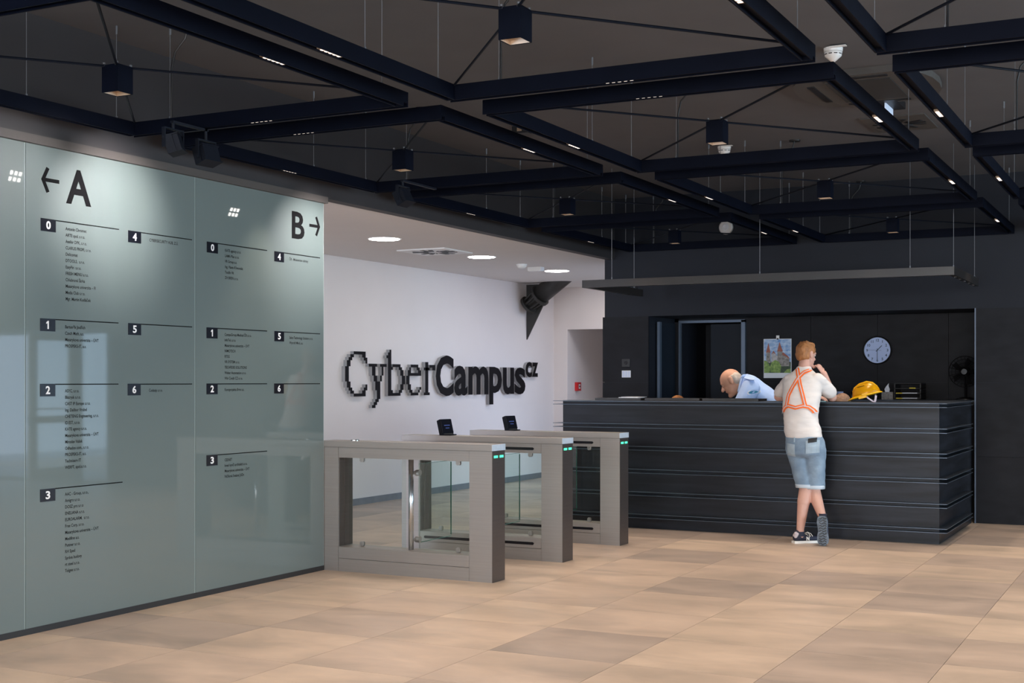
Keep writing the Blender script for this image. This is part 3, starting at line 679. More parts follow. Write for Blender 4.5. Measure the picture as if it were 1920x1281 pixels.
# ---------------------------------------------------------------- turnstiles
def turnstile(yn, label, slots, reader):
    W = .195
    t = thing('turnstile', label, 'turnstile', (-5.17, yn, 0), 'stainless turnstiles in a row')
    xa, xb = -5.92, -4.42; y1 = yn+W
    obj('cap', B((xa, xb, yn-.004, y1+.004, .945, .99)), 'inox', t)
    obj('end_light', B((xb, xb+.006, yn-.004, y1+.004, .945, .99)), 'bluecap', t)
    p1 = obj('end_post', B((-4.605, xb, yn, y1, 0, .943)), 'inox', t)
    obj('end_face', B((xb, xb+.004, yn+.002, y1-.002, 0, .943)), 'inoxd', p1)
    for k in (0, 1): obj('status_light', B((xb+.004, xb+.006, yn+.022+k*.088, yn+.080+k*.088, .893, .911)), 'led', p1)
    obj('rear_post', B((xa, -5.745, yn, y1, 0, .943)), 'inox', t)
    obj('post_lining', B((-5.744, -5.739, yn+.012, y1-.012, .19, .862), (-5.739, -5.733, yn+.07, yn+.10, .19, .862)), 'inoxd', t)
    up = obj('upper_rail', B((-5.743, -4.607, yn+.001, y1-.001, .865, .943)), 'inox', t)
    lo = obj('sill', B((-5.743, -4.607, yn+.001, y1-.001, .100, .185)), 'inox', t)
    obj('base_panel', B((-5.743, -4.607, yn+.001, y1-.001, 0, .097)), 'inox', t)
    if slots:
        for par, z in ((up, .901), (lo, .137)):
            bm = bmesh.new(); prism(bm, [(-5.70, z-.008), (-5.69, z-.011), (-4.68, z-.011), (-4.67, z), (-4.68, z+.011), (-5.69, z+.011), (-5.70, z+.008)], yn-.0015, 'XZ', .0024)
            obj('sensor_slot', bm, 'gloss', par)
    ym = yn+W/2
    bm = bmesh.new(); tube(bm, (-5.157, ym, .186), (-5.157, ym, .864), .020, 20); obj('gate_pivot', bm, 'chrome', t, True)
    obj('side_glass', B((-5.72, -5.21, ym+.01, ym+.018, .188, .862), (-5.10, -4.62, ym+.01, ym+.018, .188, .862)), 'gateglass', t)
    for x in (-5.60, -4.757):
        for za, zb in ((.186, .222), (.828, .864)):
            bm = bmesh.new(); bx(bm, x-.018, x+.018, ym-.002, ym+.03, za, zb, .006); obj('glass_clamp', bm, 'clamp', t)
    # gate wing reaching into the lane
    if reader is not None:
        pass
    wa = ym+.06; wb = ym+.545
    wx = -5.13
    gw = obj('gate_wing', B((wx, wx+.009, wa, wb, .235, .825)), 'gateglass', t)
    obj('wing_edge', B((wx-.0002, wx+.0092, wb, wb+.003, .245, .815), (wx-.0002, wx+.0092, wa, wb, .233, .236), (wx-.0002, wx+.0092, wa, wb, .824, .826)), 'greenedge', gw)
    for z in (.76, .26):
        bm = bmesh.new(); tube(bm, (-5.14, ym+.045, z), (-5.105, ym+.045, z), .024, 16); tube(bm, (-5.157, ym, z), (-5.125, ym+.045, z), .012, 8); obj('wing_clamp', bm, 'clamp', gw)
    if reader:
        rt = thing('card_reader', reader, 'reader', (-5.52, ym, .99), 'card readers on the turnstiles')
        n = Vector((.90, -.36, .30)).normalized(); up_ = Vector((-.28, .10, .95)); up_ = (up_-up_.dot(n)*n).normalized(); sd = up_.cross(n)
        Mx = Matrix((sd, up_, n)).transposed()
        base = Vector((-5.515, ym, .99))
        def R(bm):
            for v in bm.verts: v.co = Mx@v.co+base
            return bm
        bm = bmesh.new(); bx(bm, -.06, .06, -.012, .145, -.055, -.006, .004); obj('case', R(bm), 'flood', rt)
        bm = bmesh.new(); bx(bm, -.057, .057, .022, .142, -.0055, -.001); obj('screen', R(bm), 'gloss', rt)
        bm = bmesh.new(); bx(bm, -.03, .03, .085, .092, -.001, -.0004); bx(bm, -.02, .02, .062, .068, -.001, -.0004); obj('screen_text', R(bm), 'screentext', rt)
        bm = bmesh.new(); bx(bm, -.045, .045, -.008, .018, -.006, -.002); obj('lower_band', R(bm), 'strut', rt)
        obj('foot', B((-5.57, -5.47, ym-.05, ym+.05, .9902, 1.0)), 'flood', rt)
    return t
turnstile(8.33, 'stainless turnstile nearest the glass wall, without a card reader', False, None)
turnstile(9.525, 'middle stainless turnstile with a tilted card reader on top', True, 'tilted black card reader on the middle turnstile')
turnstile(10.72, 'furthest stainless turnstile, closest to the reception desk', True, 'tilted black card reader on the furthest turnstile')
t = thing('access_button', 'small flat metal disc on top of the nearest turnstile', 'disc', (-5.73, 8.42, .99))
bm = bmesh.new(); lathe(bm, [(.035, 0), (.035, .006), (.03, .010)], (-5.66, 8.43, .9905), 20); obj('cap_disc', bm, 'chrome', t)

# ---------------------------------------------------------------- objects on the reception wall and in the niche
t = thing('wall_socket', 'black square wall plate above the paper notice on the dark wall', 'socket', (-5.73, WY-.018, 1.655))
obj('plate', B((-5.775, -5.675, WY-.028, WY-.018, 1.61, 1.70)), 'black', t)
bm = bmesh.new(); lathe(bm, [(.02, 0), (.02, -.008)], (-5.725, WY-.028, 1.655), 16, 'Y'); obj('knob', bm, 'gloss', t)
t = thing('paper_notice', 'small white printed notice on the dark wall beside the niche', 'notice', (-5.72, WY-.018, 1.53))
obj('sheet', B((-5.778, -5.668, WY-.021, WY-.0185, 1.487, 1.567)), 'paper', t)
bm = bmesh.new()
for k in range(4):
    for q in range(3): bx(bm, -5.770+q*.034, -5.770+q*.034+.026, WY-.0222, WY-.021, 1.545-k*.017, 1.553-k*.017)
obj('print', bm, 'clockface', t)
# calendar with castle photograph
t = thing('wall_calendar', 'wall calendar with photo of a castle with red pointed roofs', 'calendar', (-4.19, NY-.018, 1.7))
cx0, cx1, cz0, cz1 = -4.354, -4.028, 1.481, 1.933; yy = NY-.022
obj('sheet', B((cx0, cx1, yy, yy+.003, cz0, cz1)), 'paper', t)
pw, ph = cx1-cx0, cz1-cz0
def pc(pts, m, name, k):
    bm = bmesh.new(); prism(bm, [(cx0+a*pw, cz0+b*ph) for a, b in pts], yy-.0006*k, 'XZ', .0005); return obj(name, bm, m, t)
pc([(.02, .13), (.98, .13), (.98, .985), (.02, .985)], 'sky', 'photo_sky', 1)
pc([(.02, .13), (.98, .13), (.98, .40), (.75, .48), (.5, .44), (.2, .42), (.02, .45)], 'leafd', 'photo_ground', 2)
pc([(.28, .38), (.28, .62), (.36, .68), (.44, .60), (.50, .56), (.50, .36)], 'stonel', 'photo_wall', 3)
pc([(.62, .30), (.62, .62), (.80, .56), (.93, .50), (.93, .30)], 'stone', 'photo_wall', 3)
pc([(.62, .60), (.70, .66), (.86, .57), (.92, .52), (.93, .48), (.80, .55)], 'roofred', 'photo_roof', 4)
pc([(.28, .61), (.36, .70), (.45, .60), (.36, .64)], 'roofred', 'photo_roof', 4)
pc([(.10, .40), (.10, .66), (.24, .66), (.26, .38)], 'stone', 'photo_tower', 5)
pc([(.09, .655), (.175, .90), (.25, .655)], 'roofred', 'photo_roof', 6)
pc([(.50, .38), (.50, .68), (.68, .68), (.66, .36)], 'stone', 'photo_tower', 5)
pc([(.49, .675), (.575, .92), (.70, .675)], 'roofred', 'photo_roof', 6)
pc([(.02, .13), (.22, .13), (.24, .28), (.14, .42), (.02, .44)], 'leaf', 'photo_tree', 7)
pc([(.26, .15), (.60, .13), (.64, .30), (.55, .42), (.42, .46), (.29, .40), (.24, .28)], 'leaf', 'photo_tree', 8)
pc([(.72, .13), (.98, .13), (.98, .24), (.84, .22)], 'leaf', 'photo_tree', 7)
obj('hanging_clip', B((-4.205, -4.170, yy-.004, yy+.004, 1.935, 1.972)), 'offwhite', t)
obj('clip_head', B((-4.197, -4.178, yy-.010, yy-.004, 1.925, 1.942)), 'black', t)
# clock
t = thing('wall_clock', 'round black rimmed wall clock with pale blue face', 'clock', (-3.052, NY-.018, 1.789))
ccx, ccz, cy = -3.052, 1.789, NY-.018
bm = bmesh.new(); lathe(bm, [(.158, 0), (.158, -.03), (.150, -.038), (.143, -.034), (.143, -.02)], (ccx, cy, ccz), 48, 'Y'); obj('rim', bm, 'black', t, False)
bm = bmesh.new(); lathe(bm, [(.143, -.030), (.143, -.032)], (ccx, cy, ccz), 48, 'Y'); fc = obj('dial', bm, 'clockface', t)
for n in range(1, 13):
    a = PI/2-n*PI/6; bm = textbm(str(n), .040, offset=.0009, align='CENTER')
    px, pz = ccx+.112*math.cos(a), ccz+.112*math.sin(a)-.014
    obj('numeral', on_y(bm, cy-.0328, px, pz), 'clockprint', fc)
def hand(ang, ln, wd, m, back=.02):
    a = PI/2-math.radians(ang); d = (math.cos(a), math.sin(a)); p_ = (-d[1], d[0])
    bm = bmesh.new(); prism(bm, [(ccx-d[0]*back+p_[0]*wd, ccz-d[1]*back+p_[1]*wd), (ccx+d[0]*ln+p_[0]*wd, ccz+d[1]*ln+p_[1]*wd), (ccx+d[0]*ln-p_[0]*wd, ccz+d[1]*ln-p_[1]*wd), (ccx-d[0]*back-p_[0]*wd, ccz-d[1]*back-p_[1]*wd)], cy-.036, 'XZ', .001); obj('hand', bm, m, t)
hand(44, .072, .004, 'clockprint'); hand(180, .108, .003, 'clockprint'); hand(272, .10, .0012, 'clockprint', .045)
# cabinet along the niche back wall
t = thing('back_cabinet', 'black cabinet along the niche back wall behind the desk', 'cabinet', (-2.8, 14.7, 0))
obj('body', B((-3.70, -1.93, 14.48, NY-.02, 0, 1.23)), 'black', t)
obj('top', B((-3.71, -1.92, 14.47, NY-.02, 1.23, 1.245)), 'steellit', t)
for k in range(4): obj('door', B((-3.69+k*.44, -3.26+k*.44, 14.465, 14.48, .05, 1.2)), 'clad', t)
CT = 1.245
t = thing('tissue_box', 'grey speckled tissue box with tissue sticking up, behind the desk', 'tissue box', (-2.88, 14.65, CT))
obj('box', B((-2.945, -2.825, 14.60, 14.72, CT, CT+.082)), 'card', t)
bm = bmesh.new(); pr = [(-2.915, 0), (-2.925, .03), (-2.905, .06), (-2.88, .095), (-2.878, .06), (-2.868, .03), (-2.872, 0)]
prism(bm, [(a, CT+.082+b) for a, b in pr], 14.65, 'XZ', .012)
for v in bm.verts: v.co.y += .012*math.sin(v.co.z*90)
obj('tissue', bm, 'tissue', t)
t = thing('letter_tray', 'black three tier letter tray with yellow tabs and papers', 'letter tray', (-2.66, 14.7, CT))
for k in range(3):
    z = CT+.008+k*.055
    s = obj('tier', B((-2.81, -2.53, 14.60, 14.90, z, z+.004), (-2.81, -2.80, 14.60, 14.90, z, z+.05), (-2.54, -2.53, 14.60, 14.90, z, z+.05)), 'black', t)
    if k < 2: obj('paper', B((-2.74, -2.57, 14.605, 14.85, z+.004, z+.012)), 'paper', s)
    xx = -2.79 if k < 2 else -2.65
    obj('tab', B((xx, xx+.065, 14.594, 14.60, z+.002, z+.012)), 'yellowtab', s)
obj('tray_top', B((-2.81, -2.53, 14.60, 14.90, CT+.173, CT+.177)), 'black', t)
cup = bmesh.new(); lathe(cup, [(.030, 0), (.036, .085), (.033, .085), (.028, .01)], (-3.40, 14.62, CT), 24)
tag(obj('cup', cup, 'clockface', None, True), 'pale cup behind the desk beside the man in harness', 'cup')
for i, (x, h_, lab) in enumerate(((-3.27, .10, 'small dark bottle just right of pale cup behind the desk'), (-3.13, .13, 'tall dark bottle behind the cropped brown head'), (-3.02, .15, 'slim pale topped bottle partly behind the yellow helmet'))):
    t = thing('bottle', lab, 'bottle', (x, 14.64, CT), 'bottles on the back cabinet')
    bm = bmesh.new(); lathe(bm, [(.018, 0), (.020, .01), (.020, h_*.65), (.010, h_*.8), (.009, h_*.9)], (x, 14.64, CT), 14); obj('body', bm, 'gloss', t, True)
    bm = bmesh.new(); lathe(bm, [(.010, h_*.9), (.010, h_)], (x, 14.64, CT), 12); obj('cap', bm, 'tissue' if i == 2 else 'black', t)
# fan
t = thing('desk_fan', 'round black fan at right end of the niche', 'fan', (-2.085, 14.66, CT))
fx, fy, fz = -2.085, 14.66, 1.546
bm = bmesh.new()
def ringp(bm, r, y, rt=.003, n=32):
    P_ = [(fx+r*math.cos(2*PI*k/n), y, fz+r*math.sin(2*PI*k/n)) for k in range(n+1)]
    path(bm, P_, rt, 5)
for r, y in ((.165, fy), (.165, fy-.02), (.13, fy-.05), (.09, fy-.062), (.05, fy-.068)): ringp(bm, r, y)
for k in range(24):
    a = 2*PI*k/24; path(bm, [(fx+r*math.cos(a), y, fz+r*math.sin(a)) for r, y in ((.03, fy-.07), (.10, fy-.06), (.15, fy-.035), (.165, fy))], .0015, 4)
    path(bm, [(fx+r*math.cos(a), y, fz+r*math.sin(a)) for r, y in ((.03, fy+.06), (.12, fy+.05), (.165, fy))], .0015, 4)
gd = obj('guard', bm, 'beamin', t); 
bm = bmesh.new(); lathe(bm, [(.03, -.075), (.032, -.06)], (fx, fy, fz), 20, 'Y'); obj('badge_cap', bm, 'gloss', gd)
bm = bmesh.new()
for k in range(5):
    a = 2*PI*k/5; ptsb = [(.025, -.3), (.13, -.25), (.15, .15), (.10, .35), (.03, .3)]
    A = [bm.verts.new((fx+r*math.cos(a+q), fy-.01+.03*q, fz+r*math.sin(a+q))) for r, q in ptsb]; D_ = [bm.verts.new(v.co+Vector((0, .003, 0))) for v in A]
    bm.faces.new(A); bm.faces.new(D_[::-1])
    for i in range(5): bm.faces.new((A[i], D_[i], D_[(i+1)%5], A[(i+1)%5]))
obj('blade', bm, 'beamin', t)
bm = bmesh.new(); lathe(bm, [(.03, .01), (.05, .03), (.05, .10), (.03, .13)], (fx, fy, fz), 20, 'Y'); obj('motor', bm, 'beamin', t, True)
bm = bmesh.new(); tube(bm, (fx, fy+.07, fz), (fx, fy+.06, CT+.03), .014, 10); obj('stem', bm, 'beamin', t)
bm = bmesh.new(); lathe(bm, [(.10, 0), (.10, .012), (.04, .03)], (fx, fy+.06, CT), 28); obj('base', bm, 'black', t)

# ---------------------------------------------------------------- people
def cap_bm(bm, p0, p1, r0, r1, flat=1.0, side=None, n=16):
    """tapered capsule, optionally flattened across the axis; side = direction of the WIDE axis"""
    p0 = Vector(p0); p1 = Vector(p1); d = p1-p0; L = d.length
    d = d.normalized() if L > 1e-6 else Vector((0, 0, 1))
    if side is None: side = d.orthogonal()
    s = Vector(side); s = (s-s.dot(d)*d).normalized(); t_ = d.cross(s)
    rings = []
    for k in range(1, 5):
        a = PI/2*k/4; rings.append((-r0*math.cos(a), r0*math.sin(a)))
    for k in range(0, 4):
        a = PI/2*k/4; rings.append((L+r1*math.sin(a), r1*math.cos(a)))
    V = []
    for h, r in rings:
        V.append([bm.verts.new(p0+d*h+s*(r*math.cos(2*PI*i/n))+t_*(r*flat*math.sin(2*PI*i/n))) for i in range(n)])
    a = bm.verts.new(p0-d*r0); b = bm.verts.new(p0+d*(L+r1))
    for A, B_ in zip(V, V[1:]):
        for i in range(n): bm.faces.new((A[i], A[(i+1)%n], B_[(i+1)%n], B_[i]))
    for i in range(n): bm.faces.new((a, V[0][(i+1)%n], V[0][i])); bm.faces.new((b, V[-1][i], V[-1][(i+1)%n]))
def stack_bm(bm, secs, n=24, yaw=0, power=2.3):
    """closed loft through horizontal super-ellipse sections (x,y,z,rx,ry)"""
    V = []
    for (x, y, z, rx, ry) in secs:
        ring = []
        for i in range(n):
            a = 2*PI*i/n; c, s = math.cos(a), math.sin(a)
            u_ = rx*math.copysign(abs(c)**(2/power), c); v_ = ry*math.copysign(abs(s)**(2/power), s)
            ring.append(bm.verts.new((x+u_*math.cos(yaw)-v_*math.sin(yaw), y+u_*math.sin(yaw)+v_*math.cos(yaw), z)))
        V.append(ring)
    for A, B_ in zip(V, V[1:]):
        for i in range(n): bm.faces.new((A[i], A[(i+1)%n], B_[(i+1)%n], B_[i]))
    bm.faces.new(V[0][::-1]); bm.faces.new(V[-1])
    bmesh.ops.recalc_face_normals(bm, faces=bm.faces)
def ell_bm(bm, c, r, Mx=None, sub=3):
    q = bmesh.ops.create_icosphere(bm, subdivisions=sub, radius=1)
    for v in q['verts']:
        p = Vector((v.co.x*r[0], v.co.y*r[1], v.co.z*r[2]))
        if Mx: p = Mx@p
        v.co = p+Vector(c)
def fuse(name, bm, m, parent, voxel=.008, smooth=4, wr=0, wscale=9, wst=(1, 1, 1)):
    """joins overlapping closed shells into one continuous skin"""
    me = bpy.data.meshes.new('tmp'); bm.to_mesh(me); bm.free()
    o = bpy.data.objects.new('tmp', me); C.objects.link(o)
    r = o.modifiers.new('r', 'REMESH'); r.mode = 'VOXEL'; r.voxel_size = voxel; r.use_smooth_shade = True
    s = o.modifiers.new('s', 'SMOOTH'); s.iterations = smooth; s.factor = .5
    dg = bpy.context.evaluated_depsgraph_get(); m2 = bpy.data.meshes.new_from_object(o.evaluated_get(dg))
    bpy.data.objects.remove(o); bpy.data.meshes.remove(me)
    b2 = bmesh.new(); b2.from_mesh(m2); bpy.data.meshes.remove(m2)
    if wr:
        b2.normal_update()
        for v in b2.verts:
            p = Vector((v.co.x*wst[0], v.co.y*wst[1], v.co.z*wst[2]))*wscale
            v.co += v.normal*wr*(noise.noise(p)+.5*noise.noise(p*2.1))
    tree = BVHTree.FromBMesh(b2)
    ob = obj(name, b2, m, parent, True)
    return ob, tree
def ribbon(tree, pts, width, lift, y_from=-1, thick=.003, hdir=None):
    """strip laid on a body surface: points (x,z) cast along y"""
    bm = bmesh.new(); P_ = []
    dense = []
    for (a, b) in zip(pts, pts[1:]):
        for k in range(5): dense.append((a[0]+(b[0]-a[0])*k/5, a[1]+(b[1]-a[1])*k/5))
    dense.append(pts[-1])
    sgn = -y_from
    rows_ = []
    for i, p in enumerate(dense):
        q0 = dense[max(0, i-1)]; q1 = dense[min(len(dense)-1, i+1)]
        d = Vector((q1[0]-q0[0], q1[1]-q0[1])).normalized(); nrm = Vector((-d.y, d.x)); row = []
        for s in (-1, 0, 1):
            x, z = p[0]+nrm.x*width/2*s, p[1]+nrm.y*width/2*s
            h = tree.ray_cast(Vector((x, 11.0 if y_from < 0 else 13.0, z)), Vector((0, sgn, 0)))
            row.append(h[0]+h[1]*lift if h[0] else None)
        rows_.append(row)
    last = None
    good = [r for r in rows_ if all(r)]
    V = [[bm.verts.new(v) for v in r]+[bm.verts.new(v+Vector((0, y_from*thick, 0))) for v in r] for r in good]
    for A, B_ in zip(V, V[1:]):
        for (i, j) in ((0, 1), (1, 2), (3, 4), (4, 5), (0, 3), (2, 5)): bm.faces.new((A[i], A[j], B_[j], B_[i]))
    if V:
        for A in (V[0], V[-1]):
            bm.faces.new((A[0], A[1], A[4], A[3])); bm.faces.new((A[1], A[2], A[5], A[4]))
    bmesh.ops.recalc_face_normals(bm, faces=bm.faces)
    return bm
def frame3(up, face):
    u_ = Vector(up).normalized(); f = Vector(face); f = (f-f.dot(u_)*u_).normalized(); s = f.cross(u_)   # s: to its right
    return s, f, u_
def head_parts(bm, c, up, face, k=1.0):
    s, f, u_ = frame3(up, face); c = Vector(c); Mx = Matrix((s, f, u_)).transposed()
    ell_bm(bm, c+u_*.02*k, (.075*k, .094*k, .090*k), Mx)
    ell_bm(bm, c+f*.025*k-u_*.045*k, (.058*k, .066*k, .075*k), Mx)
    cap_bm(bm, c+f*.075*k-u_*.100*k, c+f*.05*k-u_*.09*k, .022*k, .035*k)
    cap_bm(bm, c+f*.094*k+u_*.0*k, c+f*.112*k-u_*.030*k, .009*k, .014*k)          # nose
    cap_bm(bm, c+f*.086*k-u_*.058*k-s*.018*k, c+f*.086*k-u_*.058*k+s*.018*k, .009*k, .009*k)   # lips
    cap_bm(bm, c+f*.082*k+u_*.022*k-s*.035*k, c+f*.082*k+u_*.022*k+s*.035*k, .012*k, .012*k)   # brow
    for q in (-1, 1):
        cap_bm(bm, c+s*q*.078*k-f*.012*k+u_*.015*k, c+s*q*.076*k-f*.004*k-u_*.028*k, .018*k, .012*k, .5, f)
def eyes(c, up, face, parent, k=1.0):
    s, f, u_ = frame3(up, face); c = Vector(c)
    for q in (-1, 1):
        bm = bmesh.new(); ell_bm(bm, c+f*.083*k+s*q*.030*k+u_*.003*k, (.0085, .0085, .0085)); e = obj('eye', bm, 'eye', parent, True)
        bm = bmesh.new(); ell_bm(bm, c+f*.0885*k+s*q*.030*k+u_*.003*k, (.0055, .0055, .0055)); obj('iris', bm, 'print', e, True)
def hand_parts(bm, wrist, palm_dir, normal, curl=.9, k=1.0, thumb=1):
    """palm plus five bent fingers; palm_dir wrist->knuckles, normal = back of hand direction"""
    d = Vector(palm_dir).normalized(); n = Vector(normal); n = (n-n.dot(d)*d).normalized(); s = d.cross(n)
    w = Vector(wrist)
    cap_bm(bm, w+d*.02*k, w+d*.078*k, .030*k, .038*k, .42, s)
    for i, (o_, L) in enumerate(((-.030, .062), (-.010, .072), (.011, .068), (.030, .052))):
        p = w+d*.088*k+s*o_*k; dirv = d.copy(); r = .0088*k
        for j, seg in enumerate((.45, .32, .23)):
            dirv = (dirv*math.cos(curl*.55)-n*math.sin(curl*.55)).normalized() if j == 0 else dirv
            if j: 
                axis = s; dirv = Matrix.Rotation(-curl*.7 if True else 0, 3, axis)@dirv if (Matrix.Rotation(-curl*.7, 3, axis)@dirv).dot(-n) > (Matrix.Rotation(curl*.7, 3, axis)@dirv).dot(-n) else Matrix.Rotation(curl*.7, 3, axis)@dirv
            p2 = p+dirv*L*seg*k; cap_bm(bm, p, p2, r, r*.9, n=10); p = p2; r *= .93
    p = w+d*.035*k-s*thumb*.030*k; q = p+(d*.6-s*thumb*.7-n*.2).normalized()*.035*k; cap_bm(bm, p, q, .012*k, .010*k, n=10)
    cap_bm(bm, q, q+(d*.9-s*thumb*.1-n*.45).normalized()*.030*k, .010*k, .0085*k, n=10)

# --- man in harness
man = thing('person', 'man in white t-shirt, orange harness and denim shorts leaning on the desk', 'person', (-3.03, 11.68, 0))
hc = (-3.098, 11.985, 1.688); hf = (.46, .86, -.22); hu = (.04, .12, 1)
bm = bmesh.new(); head_parts(bm, hc, hu, hf, 1.0)
cap_bm(bm, (-3.105, 11.90, 1.46), (-3.100, 11.955, 1.62), .060, .054)
cap_bm(bm, (-3.225, 11.90, 1.425), (-3.375, 12.06, 1.302), .036, .043); cap_bm(bm, (-3.375, 12.06, 1.300), (-3.10, 12.27, 1.290), .043, .028)
cap_bm(bm, (-2.965, 11.89, 1.425), (-2.885, 12.10, 1.302), .036, .043); cap_bm(bm, (-2.885, 12.10, 1.300), (-2.945, 12.03, 1.515), .044, .029)
stack_bm(bm, [(-3.05, 11.75, .80, .14, .09), (-3.08, 11.77, 1.05, .13, .085), (-3.10, 11.84, 1.30, .13, .08), (-3.10, 11.89, 1.44, .10, .07), (-3.105, 11.91, 1.50, .06, .06)])
for a, b, r0, r1 in (((-3.12, 11.745, .85), (-3.04, 11.76, .50), .08, .060), ((-3.04, 11.76, .50), (-3.045, 11.695, .36), .058, .058), ((-3.045, 11.70, .37), (-3.060, 11.635, .12), .056, .034), ((-3.06, 11.635, .12), (-3.06, 11.64, .06), .034, .036),
                     ((-2.965, 11.76, .85), (-2.985, 11.80, .50), .08, .058), ((-2.985, 11.80, .50), (-2.93, 11.72, .37), .056, .052), ((-2.93, 11.72, .37), (-2.853, 11.615, .235), .052, .034), ((-2.853, 11.615, .235), (-2.84, 11.60, .19), .034, .034)):
    cap_bm(bm, a, b, r0, r1)
hand_parts(bm, (-3.12, 12.265, 1.292), (1, .1, .0), (0, -.2, 1), .5, 1.0, 1)
hand_parts(bm, (-2.945, 12.025, 1.51), (-.45, .05, .75), (.75, -.3, .45), 1.25, .95, -1)
body, _ = fuse('body', bm, 'skin', man, .0065, 3)
eyes(hc, hu, hf, man)
bm = bmesh.new(); s, f, u_ = frame3(hu, hf); Mx = Matrix((s, f, u_)).transposed(); H = Vector(hc)
ell_bm(bm, H+u_*.040-f*.008, (.083, .099, .083), Mx); ell_bm(bm, H-f*.038+u_*.0, (.074, .066, .075), Mx); ell_bm(bm, H+u_*.088+f*.035, (.055, .05, .035), Mx)
for k in range(26):
    a = random.uniform(-1, 1); b = random.uniform(-1, 1); p = H+u_*(.098+.012*random.random())+s*a*.05+f*b*.055
    cap_bm(bm, p, p+Vector((random.uniform(-.012, .012), random.uniform(-.01, .01), .014)), .010, .004, n=6)
fuse('hair', bm, 'ginger', man, .0055, 2, .004, 40)
# t-shirt
bm = bmesh.new()
stack_bm(bm, [(-3.053, 11.745, .935, .160, .118), (-3.056, 11.745, .95, .168, .124), (-3.068, 11.752, 1.00, .165, .118), (-3.088, 11.765, 1.08, .157, .110), (-3.095, 11.79, 1.18, .160, .112), (-3.10, 11.83, 1.30, .172, .118), (-3.10, 11.865, 1.38, .180, .118), (-3.10, 11.885, 1.44, .178, .112), (-3.10, 11.90, 1.485, .160, .098), (-3.103, 11.915, 1.525, .110, .082), (-3.105, 11.93, 1.555, .072, .068), (-3.105, 11.94, 1.580, .060, .060)], 32)
cap_bm(bm, (-3.225, 11.89, 1.452), (-3.345, 12.02, 1.350), .070, .064, .9); cap_bm(bm, (-2.972, 11.885, 1.452), (-2.893, 12.03, 1.350), .074, .066, .9)
sh, shtree = fuse('t_shirt', bm, 'tee', man, .009, 5, .007, 7, (1, 1, 2.2))
# shorts
bm = bmesh.new()
stack_bm(bm, [(-3.055, 11.75, .995, .146, .105), (-3.05, 11.745, .93, .170, .122), (-3.043, 11.742, .86, .180, .130), (-3.043, 11.745, .79, .170, .125), (-3.045, 11.75, .76, .12, .10)], 32)
def leg_secs(a, b, r0, r1, f0=1, f1=1): 
    return [(a[0]+(b[0]-a[0])*k/5, a[1]+(b[1]-a[1])*k/5, a[2]+(b[2]-a[2])*k/5, r0+(r1-r0)*k/5, (r0+(r1-r0)*k/5)*1.0) for k in range(6)]
stack_bm(bm, leg_secs((-3.128, 11.745, .84), (-3.045, 11.755, .50), .094, .082)); stack_bm(bm, leg_secs((-2.955, 11.757, .84), (-2.972, 11.785, .49), .096, .092))
so, sotree = fuse('shorts', bm, 'denim', man, .009, 4, .007, 8, (1, 1, 1.6))
bm = bmesh.new(); stack_bm(bm, [(-2.972, 11.785, .478, .094, .094), (-2.972, 11.785, .512, .096, .096)]); obj('cuff', bm, 'denimlight', so, True)
bm = bmesh.new(); stack_bm(bm, [(-3.045, 11.755, .488, .084, .084), (-3.048, 11.755, .52, .086, .086)]); obj('cuff', bm, 'denimlight', so, True)
def patch(tree, x0, x1, z0, z1, lift, skew=0):
    bm = bmesh.new(); n = 6; G_ = []
    for i in range(n+1):
        row = []
        for j in range(n+1):
            x = x0+(x1-x0)*i/n; z = z0+(z1-z0)*j/n+skew*i/n
            h = tree.ray_cast(Vector((x, 11.0, z)), Vector((0, 1, 0))); row.append(bm.verts.new(h[0]+Vector((0, -lift, 0))) if h[0] else None)
        G_.append(row)
    for i in range(n):
        for j in range(n):
            q = (G_[i][j], G_[i+1][j], G_[i+1][j+1], G_[i][j+1])
            if all(q): bm.faces.new(q)
    r = bmesh.ops.extrude_face_region(bm, geom=list(bm.faces)); bmesh.ops.translate(bm, verts=[v for v in r['geom'] if isinstance(v, bmesh.types.BMVert)], vec=(0, lift*.9, 0))
    return bm
obj('pocket', patch(sotree, -3.005, -2.895, .80, .915, .004, .01), 'denimpatch', so)
obj('pocket', patch(sotree, -3.185, -3.105, .78, .89, .004, -.01), 'denimpatch', so)
obj('phone', patch(sotree, -2.985, -2.915, .895, .935, .009, .01), 'black', so, label='dark phone sticking out of back pocket')
obj('belt_loop', patch(sotree, -3.115, -3.105, .90, .955, .006), 'denimpatch', so)
# harness
hr = obj('harness_strap', ribbon(shtree, [(-3.150, 1.560), (-3.141, 1.545), (-3.123, 1.50), (-3.105, 1.445), (-3.065, 1.331), (-3.029, 1.222)], .034, .003), 'orange', man)
obj('reflective_stripe', ribbon(shtree, [(-3.150, 1.560), (-3.141, 1.545), (-3.123, 1.50), (-3.105, 1.445), (-3.065, 1.331), (-3.029, 1.222)], .009, .0065), 'reflect', hr)
PB = [(-3.030, 1.560), (-3.040, 1.540), (-3.077, 1.522), (-3.12, 1.469), (-3.156, 1.397), (-3.187, 1.325), (-3.202, 1.222)]
hr = obj('harness_strap', ribbon(shtree, PB, .034, .006), 'orange', man)
obj('reflective_stripe', ribbon(shtree, PB, .009, .0095), 'reflect', hr)
PC = [(-3.245, 1.15), (-3.233, 1.18), (-3.212, 1.211), (-3.181, 1.222), (-3.115, 1.205), (-3.048, 1.222), (-3.0, 1.213), (-2.965, 1.185), (-2.945, 1.15)]
hr = obj('harness_belt', ribbon(shtree, PC, .034, .006), 'orange', man)
obj('reflective_stripe', ribbon(shtree, PC, .009, .0098), 'reflect', hr)
